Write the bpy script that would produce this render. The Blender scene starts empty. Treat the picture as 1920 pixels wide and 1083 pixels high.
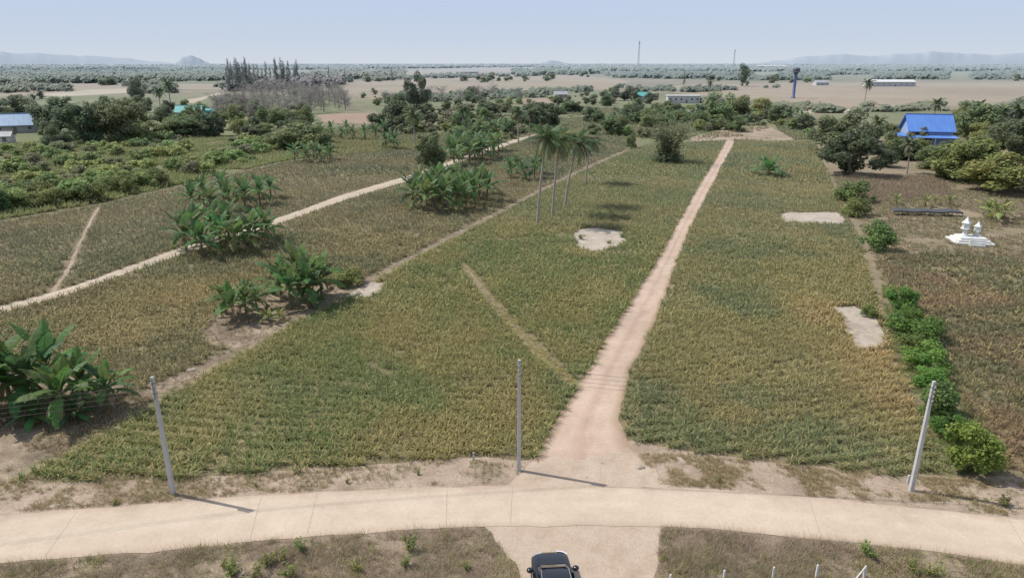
import bpy, bmesh, math, random
import numpy as np
from mathutils import Vector, Matrix
R = math.radians
C = bpy.context.scene.collection
rng = np.random.default_rng(7)
random.seed(7)
H = 23.0; F = 1281.0; PITCH = math.atan(423.5/F)
cp, sp = math.cos(PITCH), math.sin(PITCH)

def P(u, v, z=0.0):
    x = (u-960)/F; y = (541.5-v)/F
    dy = cp+y*sp; dz = -sp+y*cp
    t = (z-H)/dz
    return Vector((x*t, dy*t, z))
def ppm(p):
    return F/(p.y*cp+(H-p.z)*sp)
def z_at(v, d):
    return H - d*math.tan(PITCH-math.atan((541.5-v)/F))

# ---------------------------------------------------------------- noise
def vn(x, y, s, seed=0):
    x = np.asarray(x, float)/s; y = np.asarray(y, float)/s
    ix = np.floor(x); iy = np.floor(y); fx = x-ix; fy = y-iy
    fx = fx*fx*(3-2*fx); fy = fy*fy*(3-2*fy)
    def h(a, b):
        q = np.sin(a*127.1+b*311.7+seed*74.7)*43758.5453
        return q-np.floor(q)
    return (h(ix, iy)*(1-fx)+h(ix+1, iy)*fx)*(1-fy)+(h(ix, iy+1)*(1-fx)+h(ix+1, iy+1)*fx)*fy
def fbm(x, y, s, seed=0):
    return (vn(x, y, s, seed)*.55+vn(x, y, s/2.3, seed+3)*.3+vn(x, y, s/5.1, seed+9)*.15)

# ---------------------------------------------------------------- tagging
def tag(o, label=None, cat=None, group=None, kind=None):
    if label: o['label'] = label
    if cat: o['category'] = cat
    if group: o['group'] = group
    if kind: o['kind'] = kind
    return o
def empty(name, loc, rz=0, scale=(1, 1, 1)):
    o = bpy.data.objects.new(name, None); C.objects.link(o)
    o.empty_display_size = .3
    o.location = loc; o.rotation_euler = (0, 0, rz); o.scale = scale
    return o
def link(name, me, mat=None, parent=None, loc=None):
    o = bpy.data.objects.new(name, me); C.objects.link(o)
    if mat and not me.materials: me.materials.append(mat)
    if parent: o.parent = parent
    if loc: o.location = loc
    return o

# ---------------------------------------------------------------- materials
HAZE = (0.31, 0.35, 0.405, 1)
HAZELEAF = (0.42, 0.475, 0.53, 1)
def new_mat(name):
    m = bpy.data.materials.new(name); m.use_nodes = True
    nt = m.node_tree; nt.nodes.clear()
    return m, nt
def N(nt, t, **kw):
    n = nt.nodes.new(t)
    for k, v in kw.items(): setattr(n, k, v)
    return n
def mixc(nt, fac, a, b, mode='MIX'):
    n = N(nt, 'ShaderNodeMix', data_type='RGBA', blend_type=mode)
    for i, s in ((0, fac), (6, a), (7, b)):
        if hasattr(s, 'links'): nt.links.new(s, n.inputs[i])
        else: n.inputs[i].default_value = s if i == 0 else ((*s, 1) if len(s) == 3 else s)
    return n.outputs[2]
def math_(nt, op, a, b=None, clamp=False):
    n = N(nt, 'ShaderNodeMath', operation=op, use_clamp=clamp)
    for i, s in ((0, a), (1, b)):
        if s is None: continue
        if hasattr(s, 'links'): nt.links.new(s, n.inputs[i])
        else: n.inputs[i].default_value = s
    return n.outputs[0]
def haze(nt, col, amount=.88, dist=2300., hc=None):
    # aerial haze painted into the base colour: far surfaces turn paler and bluer (fixed in the world, not to the viewer)
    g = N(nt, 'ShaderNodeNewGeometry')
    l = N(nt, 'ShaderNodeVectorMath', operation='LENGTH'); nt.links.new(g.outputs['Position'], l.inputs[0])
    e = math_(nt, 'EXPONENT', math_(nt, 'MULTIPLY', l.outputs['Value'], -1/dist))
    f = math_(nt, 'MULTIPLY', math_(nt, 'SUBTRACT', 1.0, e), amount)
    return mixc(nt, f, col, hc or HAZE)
def noise(nt, scale, detail=4, rough=.6, vec=None):
    n = N(nt, 'ShaderNodeTexNoise'); n.inputs['Scale'].default_value = scale
    n.inputs['Detail'].default_value = detail; n.inputs['Roughness'].default_value = rough
    if vec is None:
        g = N(nt, 'ShaderNodeNewGeometry'); vec = g.outputs['Position']
    nt.links.new(vec, n.inputs['Vector'])
    return n.outputs['Fac']
def ramp(nt, fac, stops):
    r = N(nt, 'ShaderNodeValToRGB'); nt.links.new(fac, r.inputs[0])
    els = r.color_ramp.elements
    while len(els) < len(stops): els.new(.5)
    for e, (p, c) in zip(els, stops):
        e.position = p; e.color = (*c, 1) if len(c) == 3 else c
    return r.outputs[0]
def finish(nt, col, rough=.85, bump=None, bump_str=.3, bump_dist=.05, metal=0, trans=0, spec=.3, alpha=None):
    b = N(nt, 'ShaderNodeBsdfPrincipled')
    nt.links.new(col, b.inputs['Base Color'])
    b.inputs['Roughness'].default_value = rough; b.inputs['Metallic'].default_value = metal
    b.inputs['Specular IOR Level'].default_value = spec
    if bump is not None:
        bn = N(nt, 'ShaderNodeBump'); bn.inputs['Strength'].default_value = bump_str
        bn.inputs['Distance'].default_value = bump_dist
        nt.links.new(bump, bn.inputs['Height']); nt.links.new(bn.outputs[0], b.inputs['Normal'])
    out = N(nt, 'ShaderNodeOutputMaterial')
    sh = b.outputs[0]
    if trans:
        t = N(nt, 'ShaderNodeBsdfTranslucent'); nt.links.new(col, t.inputs[0])
        mx = N(nt, 'ShaderNodeMixShader'); mx.inputs[0].default_value = trans
        nt.links.new(sh, mx.inputs[1]); nt.links.new(t.outputs[0], mx.inputs[2]); sh = mx.outputs[0]
    nt.links.new(sh, out.inputs[0])
def mat_foliage(name, rough=.6, trans=.3, vary=.35, spec=.25):
    m, nt = new_mat(name)
    a = N(nt, 'ShaderNodeAttribute', attribute_name='Col')
    oi = N(nt, 'ShaderNodeObjectInfo')
    hs = N(nt, 'ShaderNodeHueSaturation')
    nt.links.new(a.outputs['Color'], hs.inputs['Color'])
    nt.links.new(math_(nt, 'ADD', math_(nt, 'MULTIPLY', oi.outputs['Random'], vary), 1-vary/2), hs.inputs['Value'])
    r2 = math_(nt, 'FRACT', math_(nt, 'MULTIPLY', oi.outputs['Random'], 17.3))
    nt.links.new(math_(nt, 'ADD', math_(nt, 'MULTIPLY', r2, .06*vary/.35), .5-.04*vary/.35), hs.inputs['Hue'])
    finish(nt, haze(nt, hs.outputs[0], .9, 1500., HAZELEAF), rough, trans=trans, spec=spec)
    return m
def mat_plain(name, c1, c2=None, rough=.7, scale=3., metal=0, spec=.4, bump=0, obj=True):
    m, nt = new_mat(name)
    c2 = c2 or tuple(x*.75 for x in c1)
    tc = N(nt, 'ShaderNodeTexCoord')
    n = noise(nt, scale, 5, .65, tc.outputs['Object'])
    col = ramp(nt, n, [(.3, c2), (.65, c1)])
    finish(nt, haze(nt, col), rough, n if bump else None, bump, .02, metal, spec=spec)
    return m
def mat_ground(name, cols, s_big=.08, s_mid=.6, s_fine=6., fine_amt=.35, bump=.5, bdist=.08):
    m, nt = new_mat(name)
    nb = noise(nt, s_big, 4); nm = noise(nt, s_mid, 6, .7); nf = noise(nt, s_fine, 5, .75)
    k = math_(nt, 'ADD', math_(nt, 'MULTIPLY', nb, .55), math_(nt, 'MULTIPLY', nm, .45))
    col = ramp(nt, k, [(.36, cols[0]), (.5, cols[1]), (.63, cols[2])])
    dark = ramp(nt, nf, [(.3, (1-fine_amt,)*3), (.7, (1+fine_amt*.35,)*3)])
    col = mixc(nt, 1.0, col, dark, 'MULTIPLY')
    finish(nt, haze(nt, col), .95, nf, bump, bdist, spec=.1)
    return m

M = {}
M['leaf'] = mat_foliage('tree_foliage', .65, .42, .4, .15)
M['banana'] = mat_foliage('banana_leaf', .55, .4, .25, .2)
M['palm'] = mat_foliage('palm_leaf', .5, .35, .25, .25)
M['pine'] = mat_foliage('pineapple_leaf', .65, .3, 0, .15)
M['dry'] = mat_foliage('dry_grass', .85, .3, 0, .1)
M['bark'] = mat_plain('bark', (.20, .16, .12), (.10, .08, .06), .9, 2.5, bump=.4)
M['palmbark'] = mat_plain('palm_bark', (.36, .32, .27), (.24, .20, .17), .9, 2.0, bump=.4)
M['stem'] = mat_plain('banana_stem', (.19, .18, .08), (.14, .11, .055), .7, 2.0)
M['pole'] = mat_plain('pole_concrete', (.50, .495, .485), (.39, .38, .37), .85, 1.2, bump=.2)
M['steel'] = mat_plain('galvanised_steel', (.35, .36, .37), (.25, .25, .26), .45, 6, metal=.7)
M['ceramic'] = mat_plain('insulator_ceramic', (.5, .48, .45), (.4, .38, .36), .25, 5)
M['wire'] = mat_plain('wire_black', (.05, .05, .05), (.035, .035, .035), .5, 5)
M['carpaint'] = mat_plain('car_paint_black', (.012, .014, .02), (.009, .010, .014), .14, .8, spec=.6)
M['glass'] = mat_plain('tinted_glass', (.012, .015, .018), (.010, .012, .014), .05, 1, spec=.7)
M['rubber'] = mat_plain('tyre_rubber', (.02, .02, .02), (.015, .015, .015), .9, 5)
M['alloy'] = mat_plain('alloy', (.5, .5, .52), (.4, .4, .42), .3, 4, metal=.8)
M['lamp'] = mat_plain('lamp_lens', (.7, .72, .75), (.6, .62, .65), .1, 4)
M['redlamp'] = mat_plain('tail_lens', (.35, .02, .02), (.25, .015, .015), .15, 4)
M['white'] = mat_plain('white_paint', (.68, .68, .66), (.54, .53, .50), .6, 1.5)
M['whitewall'] = mat_plain('white_wall', (.56, .56, .55), (.45, .45, .43), .8, .5)
M['greywall'] = mat_plain('grey_wall', (.38, .36, .33), (.29, .27, .25), .85, .5)
M['blueroof'] = mat_plain('blue_metal_roof', (.085, .22, .60), (.07, .18, .52), .45, .4)
M['bluewall'] = mat_plain('pale_blue_wall', (.30, .42, .64), (.24, .34, .55), .7, .5)
M['slateroof'] = mat_plain('grey_blue_roof', (.24, .36, .52), (.19, .29, .43), .5, .5)
M['tealroof'] = mat_plain('teal_roof', (.05, .34, .32), (.04, .27, .26), .45, .5)
M['greyroof'] = mat_plain('grey_roof', (.34, .34, .35), (.25, .25, .26), .6, .5)
M['darkwin'] = mat_plain('window_pane', (.06, .08, .10), (.04, .05, .07), .12, 1)
M['towerblue'] = mat_plain('water_tower_blue', (.012, .03, .22), (.01, .025, .18), .5, .6)
M['towerdark'] = mat_plain('water_tower_dark', (.025, .03, .07), (.02, .025, .055), .5, .6)
M['net'] = mat_plain('black_net', (.06, .06, .065), (.04, .04, .042), .85, 3)
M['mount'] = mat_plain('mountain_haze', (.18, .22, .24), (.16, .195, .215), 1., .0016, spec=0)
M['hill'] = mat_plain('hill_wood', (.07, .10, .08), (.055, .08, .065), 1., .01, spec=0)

# ---------------------------------------------------------------- mesh helpers
class MB:
    def __init__(s): s.v = []; s.f = []; s.c = []
    def add(s, vs, fs, col=(1, 1, 1)):
        b = len(s.v); s.v += [tuple(x) for x in vs]; s.f += [[i+b for i in f] for f in fs]
        s.c += [col]*len(vs)
    def box(s, c, d, rz=0, taper=1):
        cx, cy, cz = c; a, b, e = d[0]/2, d[1]/2, d[2]/2
        vs = []
        for zz, k in ((-e, 1), (e, taper)):
            for xx, yy in ((-a, -b), (a, -b), (a, b), (-a, b)):
                x, y = xx*k, yy*k
                vs.append((cx+x*math.cos(rz)-y*math.sin(rz), cy+x*math.sin(rz)+y*math.cos(rz), cz+zz))
        s.add(vs, [(3, 2, 1, 0), (4, 5, 6, 7), (0, 1, 5, 4), (1, 2, 6, 5), (2, 3, 7, 6), (3, 0, 4, 7)])
    def tube(s, pts, rad, seg=6, cap=True, rot=0, col=(1, 1, 1)):
        pts = [Vector(p) for p in pts]; n = len(pts)
        if not hasattr(rad, '__len__'): rad = [rad]*n
        vs = []; fs = []
        for i, p in enumerate(pts):
            t = (pts[min(i+1, n-1)]-pts[max(i-1, 0)]).normalized()
            a = t.cross(Vector((0, 1, 0)) if abs(t.y) < .9 else Vector((1, 0, 0))).normalized(); b = t.cross(a)
            for k in range(seg):
                th = 2*math.pi*k/seg+rot
                vs.append(p+(a*math.cos(th)+b*math.sin(th))*rad[i])
        for i in range(n-1):
            for k in range(seg):
                k2 = (k+1) % seg
                fs.append((i*seg+k, i*seg+k2, (i+1)*seg+k2, (i+1)*seg+k))
        if cap:
            fs.append(tuple(range(seg))[::-1]); fs.append(tuple((n-1)*seg+k for k in range(seg)))
        s.add(vs, fs, col)
    def lathe(s, prof, seg=16, c=(0, 0, 0)):
        vs = []; fs = []
        for r, z in prof:
            for k in range(seg):
                th = 2*math.pi*k/seg; vs.append((c[0]+r*math.cos(th), c[1]+r*math.sin(th), c[2]+z))
        n = len(prof)
        for i in range(n-1):
            for k in range(seg):
                k2 = (k+1) % seg; fs.append((i*seg+k, i*seg+k2, (i+1)*seg+k2, (i+1)*seg+k))
        fs.append(tuple(range(seg))[::-1]); fs.append(tuple((n-1)*seg+k for k in range(seg)))
        s.add(vs, fs)
    def mesh(s, name, mat=None, smooth=False):
        me = bpy.data.meshes.new(name); me.from_pydata(s.v, [], s.f); me.update()
        a = me.color_attributes.new('Col', 'FLOAT_COLOR', 'POINT')
        a.data.foreach_set('color', np.array([(*c, 1) for c in s.c], np.float32).ravel())
        if smooth: me.polygons.foreach_set('use_smooth', [True]*len(me.polygons))
        if mat: me.materials.append(mat)
        return me
    def build(s, name, mat, parent=None, smooth=False):
        return link(name, s.mesh(name, mat, smooth), None, parent)
def quads_mesh(name, V, col, mat):
    nq = len(V); me = bpy.data.meshes.new(name)
    me.vertices.add(nq*4); me.loops.add(nq*4); me.polygons.add(nq)
    me.vertices.foreach_set('co', np.ascontiguousarray(V, np.float32).ravel())
    me.loops.foreach_set('vertex_index', np.arange(nq*4, dtype=np.int32))
    me.polygons.foreach_set('loop_start', np.arange(0, nq*4, 4, dtype=np.int32))
    me.update(calc_edges=True)
    a = me.color_attributes.new('Col', 'FLOAT_COLOR', 'POINT')
    cc = np.ones((nq, 4, 4), np.float32); cc[:, :, :3] = np.asarray(col)[:, None, :]
    a.data.foreach_set('color', cc.ravel())
    if mat: me.materials.append(mat)
    return me
def leaf_quads(pos, nrm, size, asp=.6, r=rng):
    n = len(pos)
    nrm = nrm/np.maximum(np.linalg.norm(nrm, axis=1, keepdims=True), 1e-6)
    a = np.cross(nrm, r.normal(size=(n, 3))); a /= np.maximum(np.linalg.norm(a, axis=1, keepdims=True), 1e-6)
    b = np.cross(nrm, a)
    size = np.asarray(size).reshape(-1, 1)*np.ones((n, 1))
    a = a*size*.5; b = b*size*.5*asp
    return np.stack([pos-a, pos-b*1.0-a*.1, pos+a, pos+b+a*.1], 1)
def cloud(clumps, n, size, pal, up=.75, inner=.55, r=rng, jit=.7):
    cl = np.array(clumps, float)
    w = (cl[:, 3]*cl[:, 4]*cl[:, 5])**(2/3); idx = r.choice(len(cl), n, p=w/w.sum())
    d = r.normal(size=(n, 3)); d /= np.linalg.norm(d, axis=1, keepdims=True)
    rad = inner+(1.12-inner)*r.random((n, 1))**.7
    pos = cl[idx, :3]+d*cl[idx, 3:6]*rad
    nr = d+r.normal(size=(n, 3))*jit; nr[:, 2] += up
    V = leaf_quads(pos, nr, size*(.6+.8*r.random(n)), .62, r)
    tone = r.random(len(cl)); pa = np.array(pal, float)
    t = np.clip(tone[idx]+r.normal(size=n)*.22, 0, 1)[:, None]
    col = (pa[0]*(1-t)+pa[1]*t)*(.8+.4*r.random((n, 1)))
    return V, col
def pip(px, py, poly):
    inside = np.zeros(len(px), bool); n = len(poly)
    for i in range(n):
        x1, y1 = poly[i]; x2, y2 = poly[(i+1) % n]
        c = ((y1 > py) != (y2 > py)) & (px < (x2-x1)*(py-y1)/((y2-y1) if y2 != y1 else 1e-9)+x1)
        inside ^= c
    return inside
def wpoly(px): return [(P(u, v).x, P(u, v).y) for u, v in px]

# ---------------------------------------------------------------- ground sheets
def densify(pts, step, amp, seed):
    out = []
    n = len(pts)
    for i in range(n):
        a = Vector(pts[i]); b = Vector(pts[(i+1) % n]); L = (b-a).length
        k = max(1, min(60, int(L/step)))
        nr = Vector((-(b-a).y, (b-a).x)).normalized() if L > 0 else Vector((0, 0))
        for j in range(k):
            p = a.lerp(b, j/k)
            o = (float(vn(p.x, p.y, step*1.7, seed))-.5)*2*amp
            out.append((p.x+nr.x*o, p.y+nr.y*o))
    return out
def sheet(name, pxpoly, z, mat, label, cat, step=1.2, amp=.25, seed=1, world=False):
    pts = pxpoly if world else wpoly(pxpoly)
    pts = densify(pts, step, amp, seed)
    me = bpy.data.meshes.new(name)
    me.from_pydata([(x, y, z) for x, y in pts], [], [list(range(len(pts)))]); me.update()
    bm = bmesh.new(); bm.from_mesh(me); bmesh.ops.triangulate(bm, faces=bm.faces[:])
    for f in bm.faces:
        if f.normal.z < 0: f.normal_flip()
    bm.to_mesh(me); bm.free()
    o = link(name, me, mat); tag(o, label, cat, kind='structure'); return o
def resample(pts, n):
    pts = [Vector(p) for p in pts]; P4 = [pts[0]*2-pts[1]]+pts+[pts[-1]*2-pts[-2]]
    dens = []
    for i in range(1, len(P4)-2):
        for k in range(20):
            t = k/20; a, b, c, d = P4[i-1:i+3]
            dens.append(.5*((2*b)+(c-a)*t+(2*a-5*b+4*c-d)*t*t+(3*b-a-3*c+d)*t**3))
    dens.append(pts[-1])
    L = [0]
    for i in range(1, len(dens)): L.append(L[-1]+(dens[i]-dens[i-1]).length)
    out = []
    j = 0
    for k in range(n):
        s = L[-1]*k/(n-1)
        while j < len(L)-2 and L[j+1] < s: j += 1
        t = (s-L[j])/max(1e-6, L[j+1]-L[j]); out.append(dens[j].lerp(dens[j+1], min(1, max(0, t))))
    return out
def strip(name, left, right, z, mat, label, cat, n=160, amp=.15, cols=6, seed=2, crown=0, world=False):
    A = resample(left if world else [(P(u, v).x, P(u, v).y) for u, v in left], n)
    B = resample(right if world else [(P(u, v).x, P(u, v).y) for u, v in right], n)
    V = []; UV = []
    for i in range(n):
        a, b = A[i], B[i]; w = (b-a)
        oa = (float(fbm(a.x, a.y, 1.8, seed))-.5)*2*amp; ob = (float(fbm(b.x, b.y, 1.8, seed+5))-.5)*2*amp
        wn = w.normalized()
        a = a+wn*oa; b = b+wn*ob
        for k in range(cols+1):
            t = k/cols; p = a.lerp(b, t); V.append((p.x, p.y, z+crown*4*t*(1-t))); UV.append((t, i/n))
    Fc = []
    for i in range(n-1):
        for k in range(cols):
            q = i*(cols+1)+k; Fc.append((q, q+1, q+cols+2, q+cols+1))
    me = bpy.data.meshes.new(name); me.from_pydata(V, [], Fc); me.update()
    bm = bmesh.new(); bm.from_mesh(me); bmesh.ops.recalc_face_normals(bm, faces=bm.faces[:])
    if sum(f.normal.z for f in bm.faces) < 0: bmesh.ops.reverse_faces(bm, faces=bm.faces[:])
    bm.to_mesh(me); bm.free()
    uvl = me.uv_layers.new(name='UVMap')
    for lp in me.loops: uvl.data[lp.index].uv = UV[lp.vertex_index]
    o = link(name, me, mat); tag(o, label, cat, kind='structure'); return o

# ground materials
M['ground'] = mat_ground('plain_ground', [(.13, .125, .06), (.21, .175, .10), (.28, .23, .14)], .012, .12, 1.2, .5)
M['soil'] = mat_ground('field_soil', [(.16, .135, .075), (.225, .18, .105), (.29, .24, .15)], .06, .7, 7, .5)
M['verge'] = mat_ground('verge_soil', [(.25, .19, .135), (.38, .29, .22), (.46, .365, .29)], .25, 1.1, 7, .4)
M['ditch'] = mat_ground('ditch_soil', [(.15, .115, .08), (.26, .20, .14), (.39, .31, .23)], .3, .8, 7, .5)
M['brush'] = mat_ground('brush_soil', [(.19, .145, .105), (.29, .22, .16), (.37, .29, .215)], .3, 1.3, 8, .5)
M['garden'] = mat_ground('garden_soil', [(.17, .145, .075), (.25, .195, .125), (.32, .255, .18)], .09, .6, 5, .45)
M['sand'] = mat_ground('pale_sand', [(.33, .27, .215), (.42, .355, .29), (.50, .43, .37)], .4, 1.6, 9, .35)
M['drive'] = mat_ground('driveway_dust', [(.37, .28, .21), (.45, .35, .27), (.49, .40, .32)], .35, 1.0, 9, .25)
M['clearing'] = mat_ground('clearing_sand', [(.20, .16, .095), (.33, .25, .18), (.42, .32, .25)], .05, .3, 4, .35)
M['tanfield'] = mat_ground('ploughed_tan', [(.22, .175, .11), (.275, .215, .14), (.32, .25, .17)], .006, .05, .5, .3)
M['paletan'] = mat_ground('pale_stubble', [(.31, .26, .18), (.37, .31, .225), (.41, .35, .26)], .006, .05, .5, .2)
M['redsoil'] = mat_ground('red_soil', [(.25, .17, .115), (.30, .20, .14), (.31, .23, .16)], .03, .2, 1, .3)
M['greenfield'] = mat_ground('green_field', [(.11, .135, .05), (.16, .165, .07), (.24, .20, .11)], .012, .1, .9, .4)

def track_mat(name, edge, mid, rut, blotch=.8, fineb=.84):
    m, nt = new_mat(name)
    uv = N(nt, 'ShaderNodeUVMap'); sx = N(nt, 'ShaderNodeSeparateXYZ'); nt.links.new(uv.outputs[0], sx.inputs[0])
    nf = noise(nt, 5, 6, .75); nm = noise(nt, .7, 5, .65); nb = noise(nt, .13, 3)
    wob = math_(nt, 'ADD', sx.outputs[0], math_(nt, 'MULTIPLY', math_(nt, 'SUBTRACT', nm, .5), .22))
    col = ramp(nt, wob, [(.0, edge), (.16, rut), (.36, rut), (.5, mid), (.64, rut), (.84, rut), (1., edge)])
    blot = ramp(nt, math_(nt, 'ADD', math_(nt, 'MULTIPLY', nm, .5), math_(nt, 'MULTIPLY', nb, .5)), [(.36, (blotch, blotch*.97, blotch*.94)), (.62, (1.06, 1.05, 1.04))])
    col = mixc(nt, 1, col, blot, 'MULTIPLY')
    fine = ramp(nt, nf, [(.3, (fineb, fineb*.98, fineb*.96)), (.7, (1.05,)*3)])
    col = mixc(nt, 1, col, fine, 'MULTIPLY')
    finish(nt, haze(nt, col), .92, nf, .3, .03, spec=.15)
    return m
M['track'] = track_mat('dirt_track', (.33, .24, .17), (.42, .31, .24), (.48, .37, .295))
M['track2'] = track_mat('farm_track', (.36, .29, .21), (.43, .355, .27), (.49, .415, .33))
M['concrete'] = track_mat('road_concrete', (.42, .335, .26), (.505, .425, .34), (.49, .405, .32), .87, .9)
M['joint'] = mat_plain('road_joint', (.36, .30, .235), (.29, .235, .18), .9, 3)

gm = MB(); S_ = 32000
gm.add([(-S_, -200, 0), (S_, -200, 0), (S_, S_, 0), (-S_, S_, 0)], [(0, 1, 2, 3)])
tag(gm.build('ground', M['ground']), 'dry brown plain stretching from the fields to the horizon', 'ground', kind='structure')

TL = [(975, 890), (1000, 866), (1036, 800), (1087, 722), (1130, 645), (1185, 560), (1225, 500), (1265, 430), (1310, 350), (1338, 305), (1361, 264)]
TR = [(1206, 852), (1174, 824), (1164, 772), (1184, 690), (1212, 640), (1242, 570), (1266, 500), (1293, 430), (1329, 360), (1358, 305), (1380, 264)]
LTt = [(-90, 606), (0, 574), (130, 538), (240, 499), (340, 463), (530, 405), (645, 364), (765, 329), (860, 297), (960, 262), (1010, 244)]
LTb = [(-90, 622), (0, 588), (130, 552), (240, 512), (345, 477), (535, 416), (652, 374), (772, 338), (866, 304), (968, 268), (1020, 248)]
DR = [(40, 892), (168, 830), (296, 757), (397, 699), (474, 653), (560, 603), (648, 561), (729, 513), (829, 459), (959, 390), (1079, 327), (1176, 285)]
DL0 = [(20, 862), (130, 800), (235, 745), (376, 682), (466, 630), (542, 584), (628, 545), (714, 506), (823, 451), (954, 384), (1074, 323), (1168, 283)]
DL = DL0
F1 = [(28, 900), (168, 832)]+DR[2:]+[(1215, 271)]+TL[::-1][:-1]+[(890, 860), (740, 868), (560, 884), (400, 893), (200, 902)]
F2 = TR[1:]+[(1530, 266), (1540, 300), (1574, 370), (1612, 450), (1632, 520), (1655, 600), (1672, 660), (1708, 745), (1752, 882), (1690, 892), (1500, 872), (1300, 849)]
F3 = LTb+[(1120, 255), (1185, 262)]+DL[2:][::-1]+[(235, 722), (120, 690), (0, 700), (-90, 720)]
F4 = [(-90, 610), (-90, 432), (0, 417), (190, 385), (350, 347), (520, 308), (640, 292), (790, 278), (860, 290)]+LTt[:8][::-1]
F5 = [(1648, 482), (1760, 472), (1920, 476), (2010, 480), (2060, 800), (1960, 905), (1885, 880), (1840, 800), (1780, 730), (1735, 660), (1705, 600), (1682, 545), (1656, 520)]

sheet('field_soil', F1, .006, M['soil'], 'soil under the green pineapple field left of the middle track', 'field', 1.2, .25)
sheet('field_soil', F2, .012, M['soil'], 'soil under the pineapple field right of the middle track', 'field', 1.2, .25)
sheet('field_soil', F3, .006, M['soil'], 'soil under the brownish pineapple field between the ditch path and the pale farm track', 'field', 1.2, .25)
sheet('field_soil', F4, .006, M['soil'], 'soil under the pineapple field beyond the pale farm track on the left', 'field', 1.2, .25)
sheet('field_soil', F5, .014, M['soil'], 'soil under the brown pineapple field at the right edge', 'field', 1.2, .25)
# roadside strip
RT = [(-420, 1010), (0, 967), (300, 944), (480, 930), (700, 918), (960, 910), (1180, 912), (1400, 923), (1650, 945), (1920, 976), (2350, 1035)]
RB = [(-420, 1110), (0, 1057), (300, 1033), (500, 1013), (700, 998), (900, 987), (1240, 987), (1400, 999), (1600, 1017), (1750, 1035), (1920, 1060), (2350, 1130)]
VTOP = [(-420, 940), (-60, 885), (30, 895), (120, 902), (400, 892), (700, 870), (900, 858), (1010, 862), (1100, 850), (1180, 826), (1300, 846), (1500, 868), (1700, 888), (1800, 895), (1960, 900), (2350, 960)]
strip('roadside_verge', VTOP, [(u, v+12) for u, v in RT], .010, M['verge'], 'sandy roadside strip between the pineapple fields and the concrete road', 'verge', amp=.35)
sheet('bare_soil', [(-120, 720), (0, 705), (120, 695), (235, 725), (300, 745), (300, 757), (168, 832), (28, 900), (-120, 940)], .008, M['ditch'], 'dark bare soil below the big banana clump at the left edge', 'soil')
BARE2 = [(372, 625), (400, 590), (455, 566), (520, 548), (600, 532), (645, 538), (600, 570), (540, 596), (470, 636), (410, 655)]
sheet('bare_soil', BARE2, .009, M['ditch'], 'brown bare soil under the two banana clumps on the ditch path', 'soil', .8, .2)
strip('ditch_path', DL, DR, .016, M['ditch'], 'narrow sandy ditch path between the two left pineapple fields', 'path', amp=.3, n=260)
sheet('roadside_scrub_soil', [(u, v-10) for u, v in RB[:6]]+[(935, 1083), (1000, 1300), (-420, 1300)], .010, M['brush'], 'brown scrubby soil below the road left of the driveway', 'soil')
sheet('roadside_scrub_soil', [(u, v-10) for u, v in RB[6:]]+[(2350, 1300), (1230, 1300), (1232, 1083)], .010, M['brush'], 'brown scrubby soil below the road right of the driveway', 'soil')
sheet('driveway', [(890, 975), (1262, 975), (1244, 996), (1236, 1030), (1233, 1083), (1230, 1290), (1010, 1290), (975, 1083), (945, 1030), (925, 998)], .016, M['drive'], 'sandy driveway running from the concrete road towards the camera', 'driveway', .5, .22)
strip('dirt_track', TL, TR, .020, M['track'], 'straight pinkish dirt track between the two middle pineapple fields', 'track', amp=.38, n=300)
sheet('track_branch', [(1350, 290), (1385, 286), (1418, 290), (1415, 296), (1370, 298), (1345, 302)], .016, M['track'], 'short sandy branch at the far end of the middle dirt track', 'track', 2, .5)
sheet('track_mouth', [(950, 915), (965, 892), (1000, 868), (1090, 858), (1180, 838), (1215, 862), (1240, 890), (1260, 915)], .022, M['drive'], 'sandy mouth where the middle dirt track meets the concrete road', 'track', .5, .3)
strip('farm_track', LTt, LTb, .018, M['track2'], 'pale farm track crossing the fields on the left', 'track', amp=.3)
strip('footpath', [(92, 551), (127, 500), (147, 455), (169, 412), (184, 388)], [(104, 547), (134, 500), (152, 456), (173, 413), (187, 388)], .014, M['verge'], 'narrow footpath branching off the pale farm track on the left', 'path', amp=.25, cols=3)
strip('field_gap', [(862, 496), (930, 582), (993, 652), (1063, 724)], [(873, 495), (943, 582), (1009, 652), (1081, 720)], .012, M['garden'], 'pale diagonal gap across the middle pineapple field', 'path', amp=.2, cols=3)
rd = strip('concrete_road', RT, RB, .030, M['concrete'], 'pale curving concrete road across the foreground', 'road', amp=.16, cols=8, n=300)
for a, b in (((145, 958), (80, 1050)), ((490, 931), (468, 1014)), ((838, 914), (837, 988)), ((961, 911), (957, 985)), ((1516, 934), (1541, 1010)), ((1890, 973), (1945, 1062)), ((595, 925), (575, 1005))):
    p, q = P(*a), P(*b); d = (q-p).normalized(); n = Vector((-d.y, d.x, 0))*.018
    j = MB(); j.add([(p+n)+Vector((0, 0, .034)), (p-n)+Vector((0, 0, .034)), (q-n)+Vector((0, 0, .034)), (q+n)+Vector((0, 0, .034))], [(0, 3, 2, 1)])
    j.build('road_joint', M['joint'], rd)
def blob(u, v, w, h, k=22, seed=3):
    return [(u+w/2*math.cos(2*math.pi*i/k)*(.82+.36*float(vn(i*1.0, seed, 2.2, seed))), v+h/2*math.sin(2*math.pi*i/k)*(.82+.36*float(vn(i*1.0, seed, 2.2, seed)))) for i in range(k)]
PATCH = [blob(1124, 449, 100, 42, seed=4), [(1462, 402), (1480, 398), (1570, 398), (1585, 410), (1580, 420), (1470, 416)], [(1566, 575), (1600, 574), (1640, 592), (1660, 630), (1650, 655), (1610, 655), (1585, 620)], [(645, 556), (690, 530), (728, 528), (718, 545), (680, 560)]]
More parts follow.
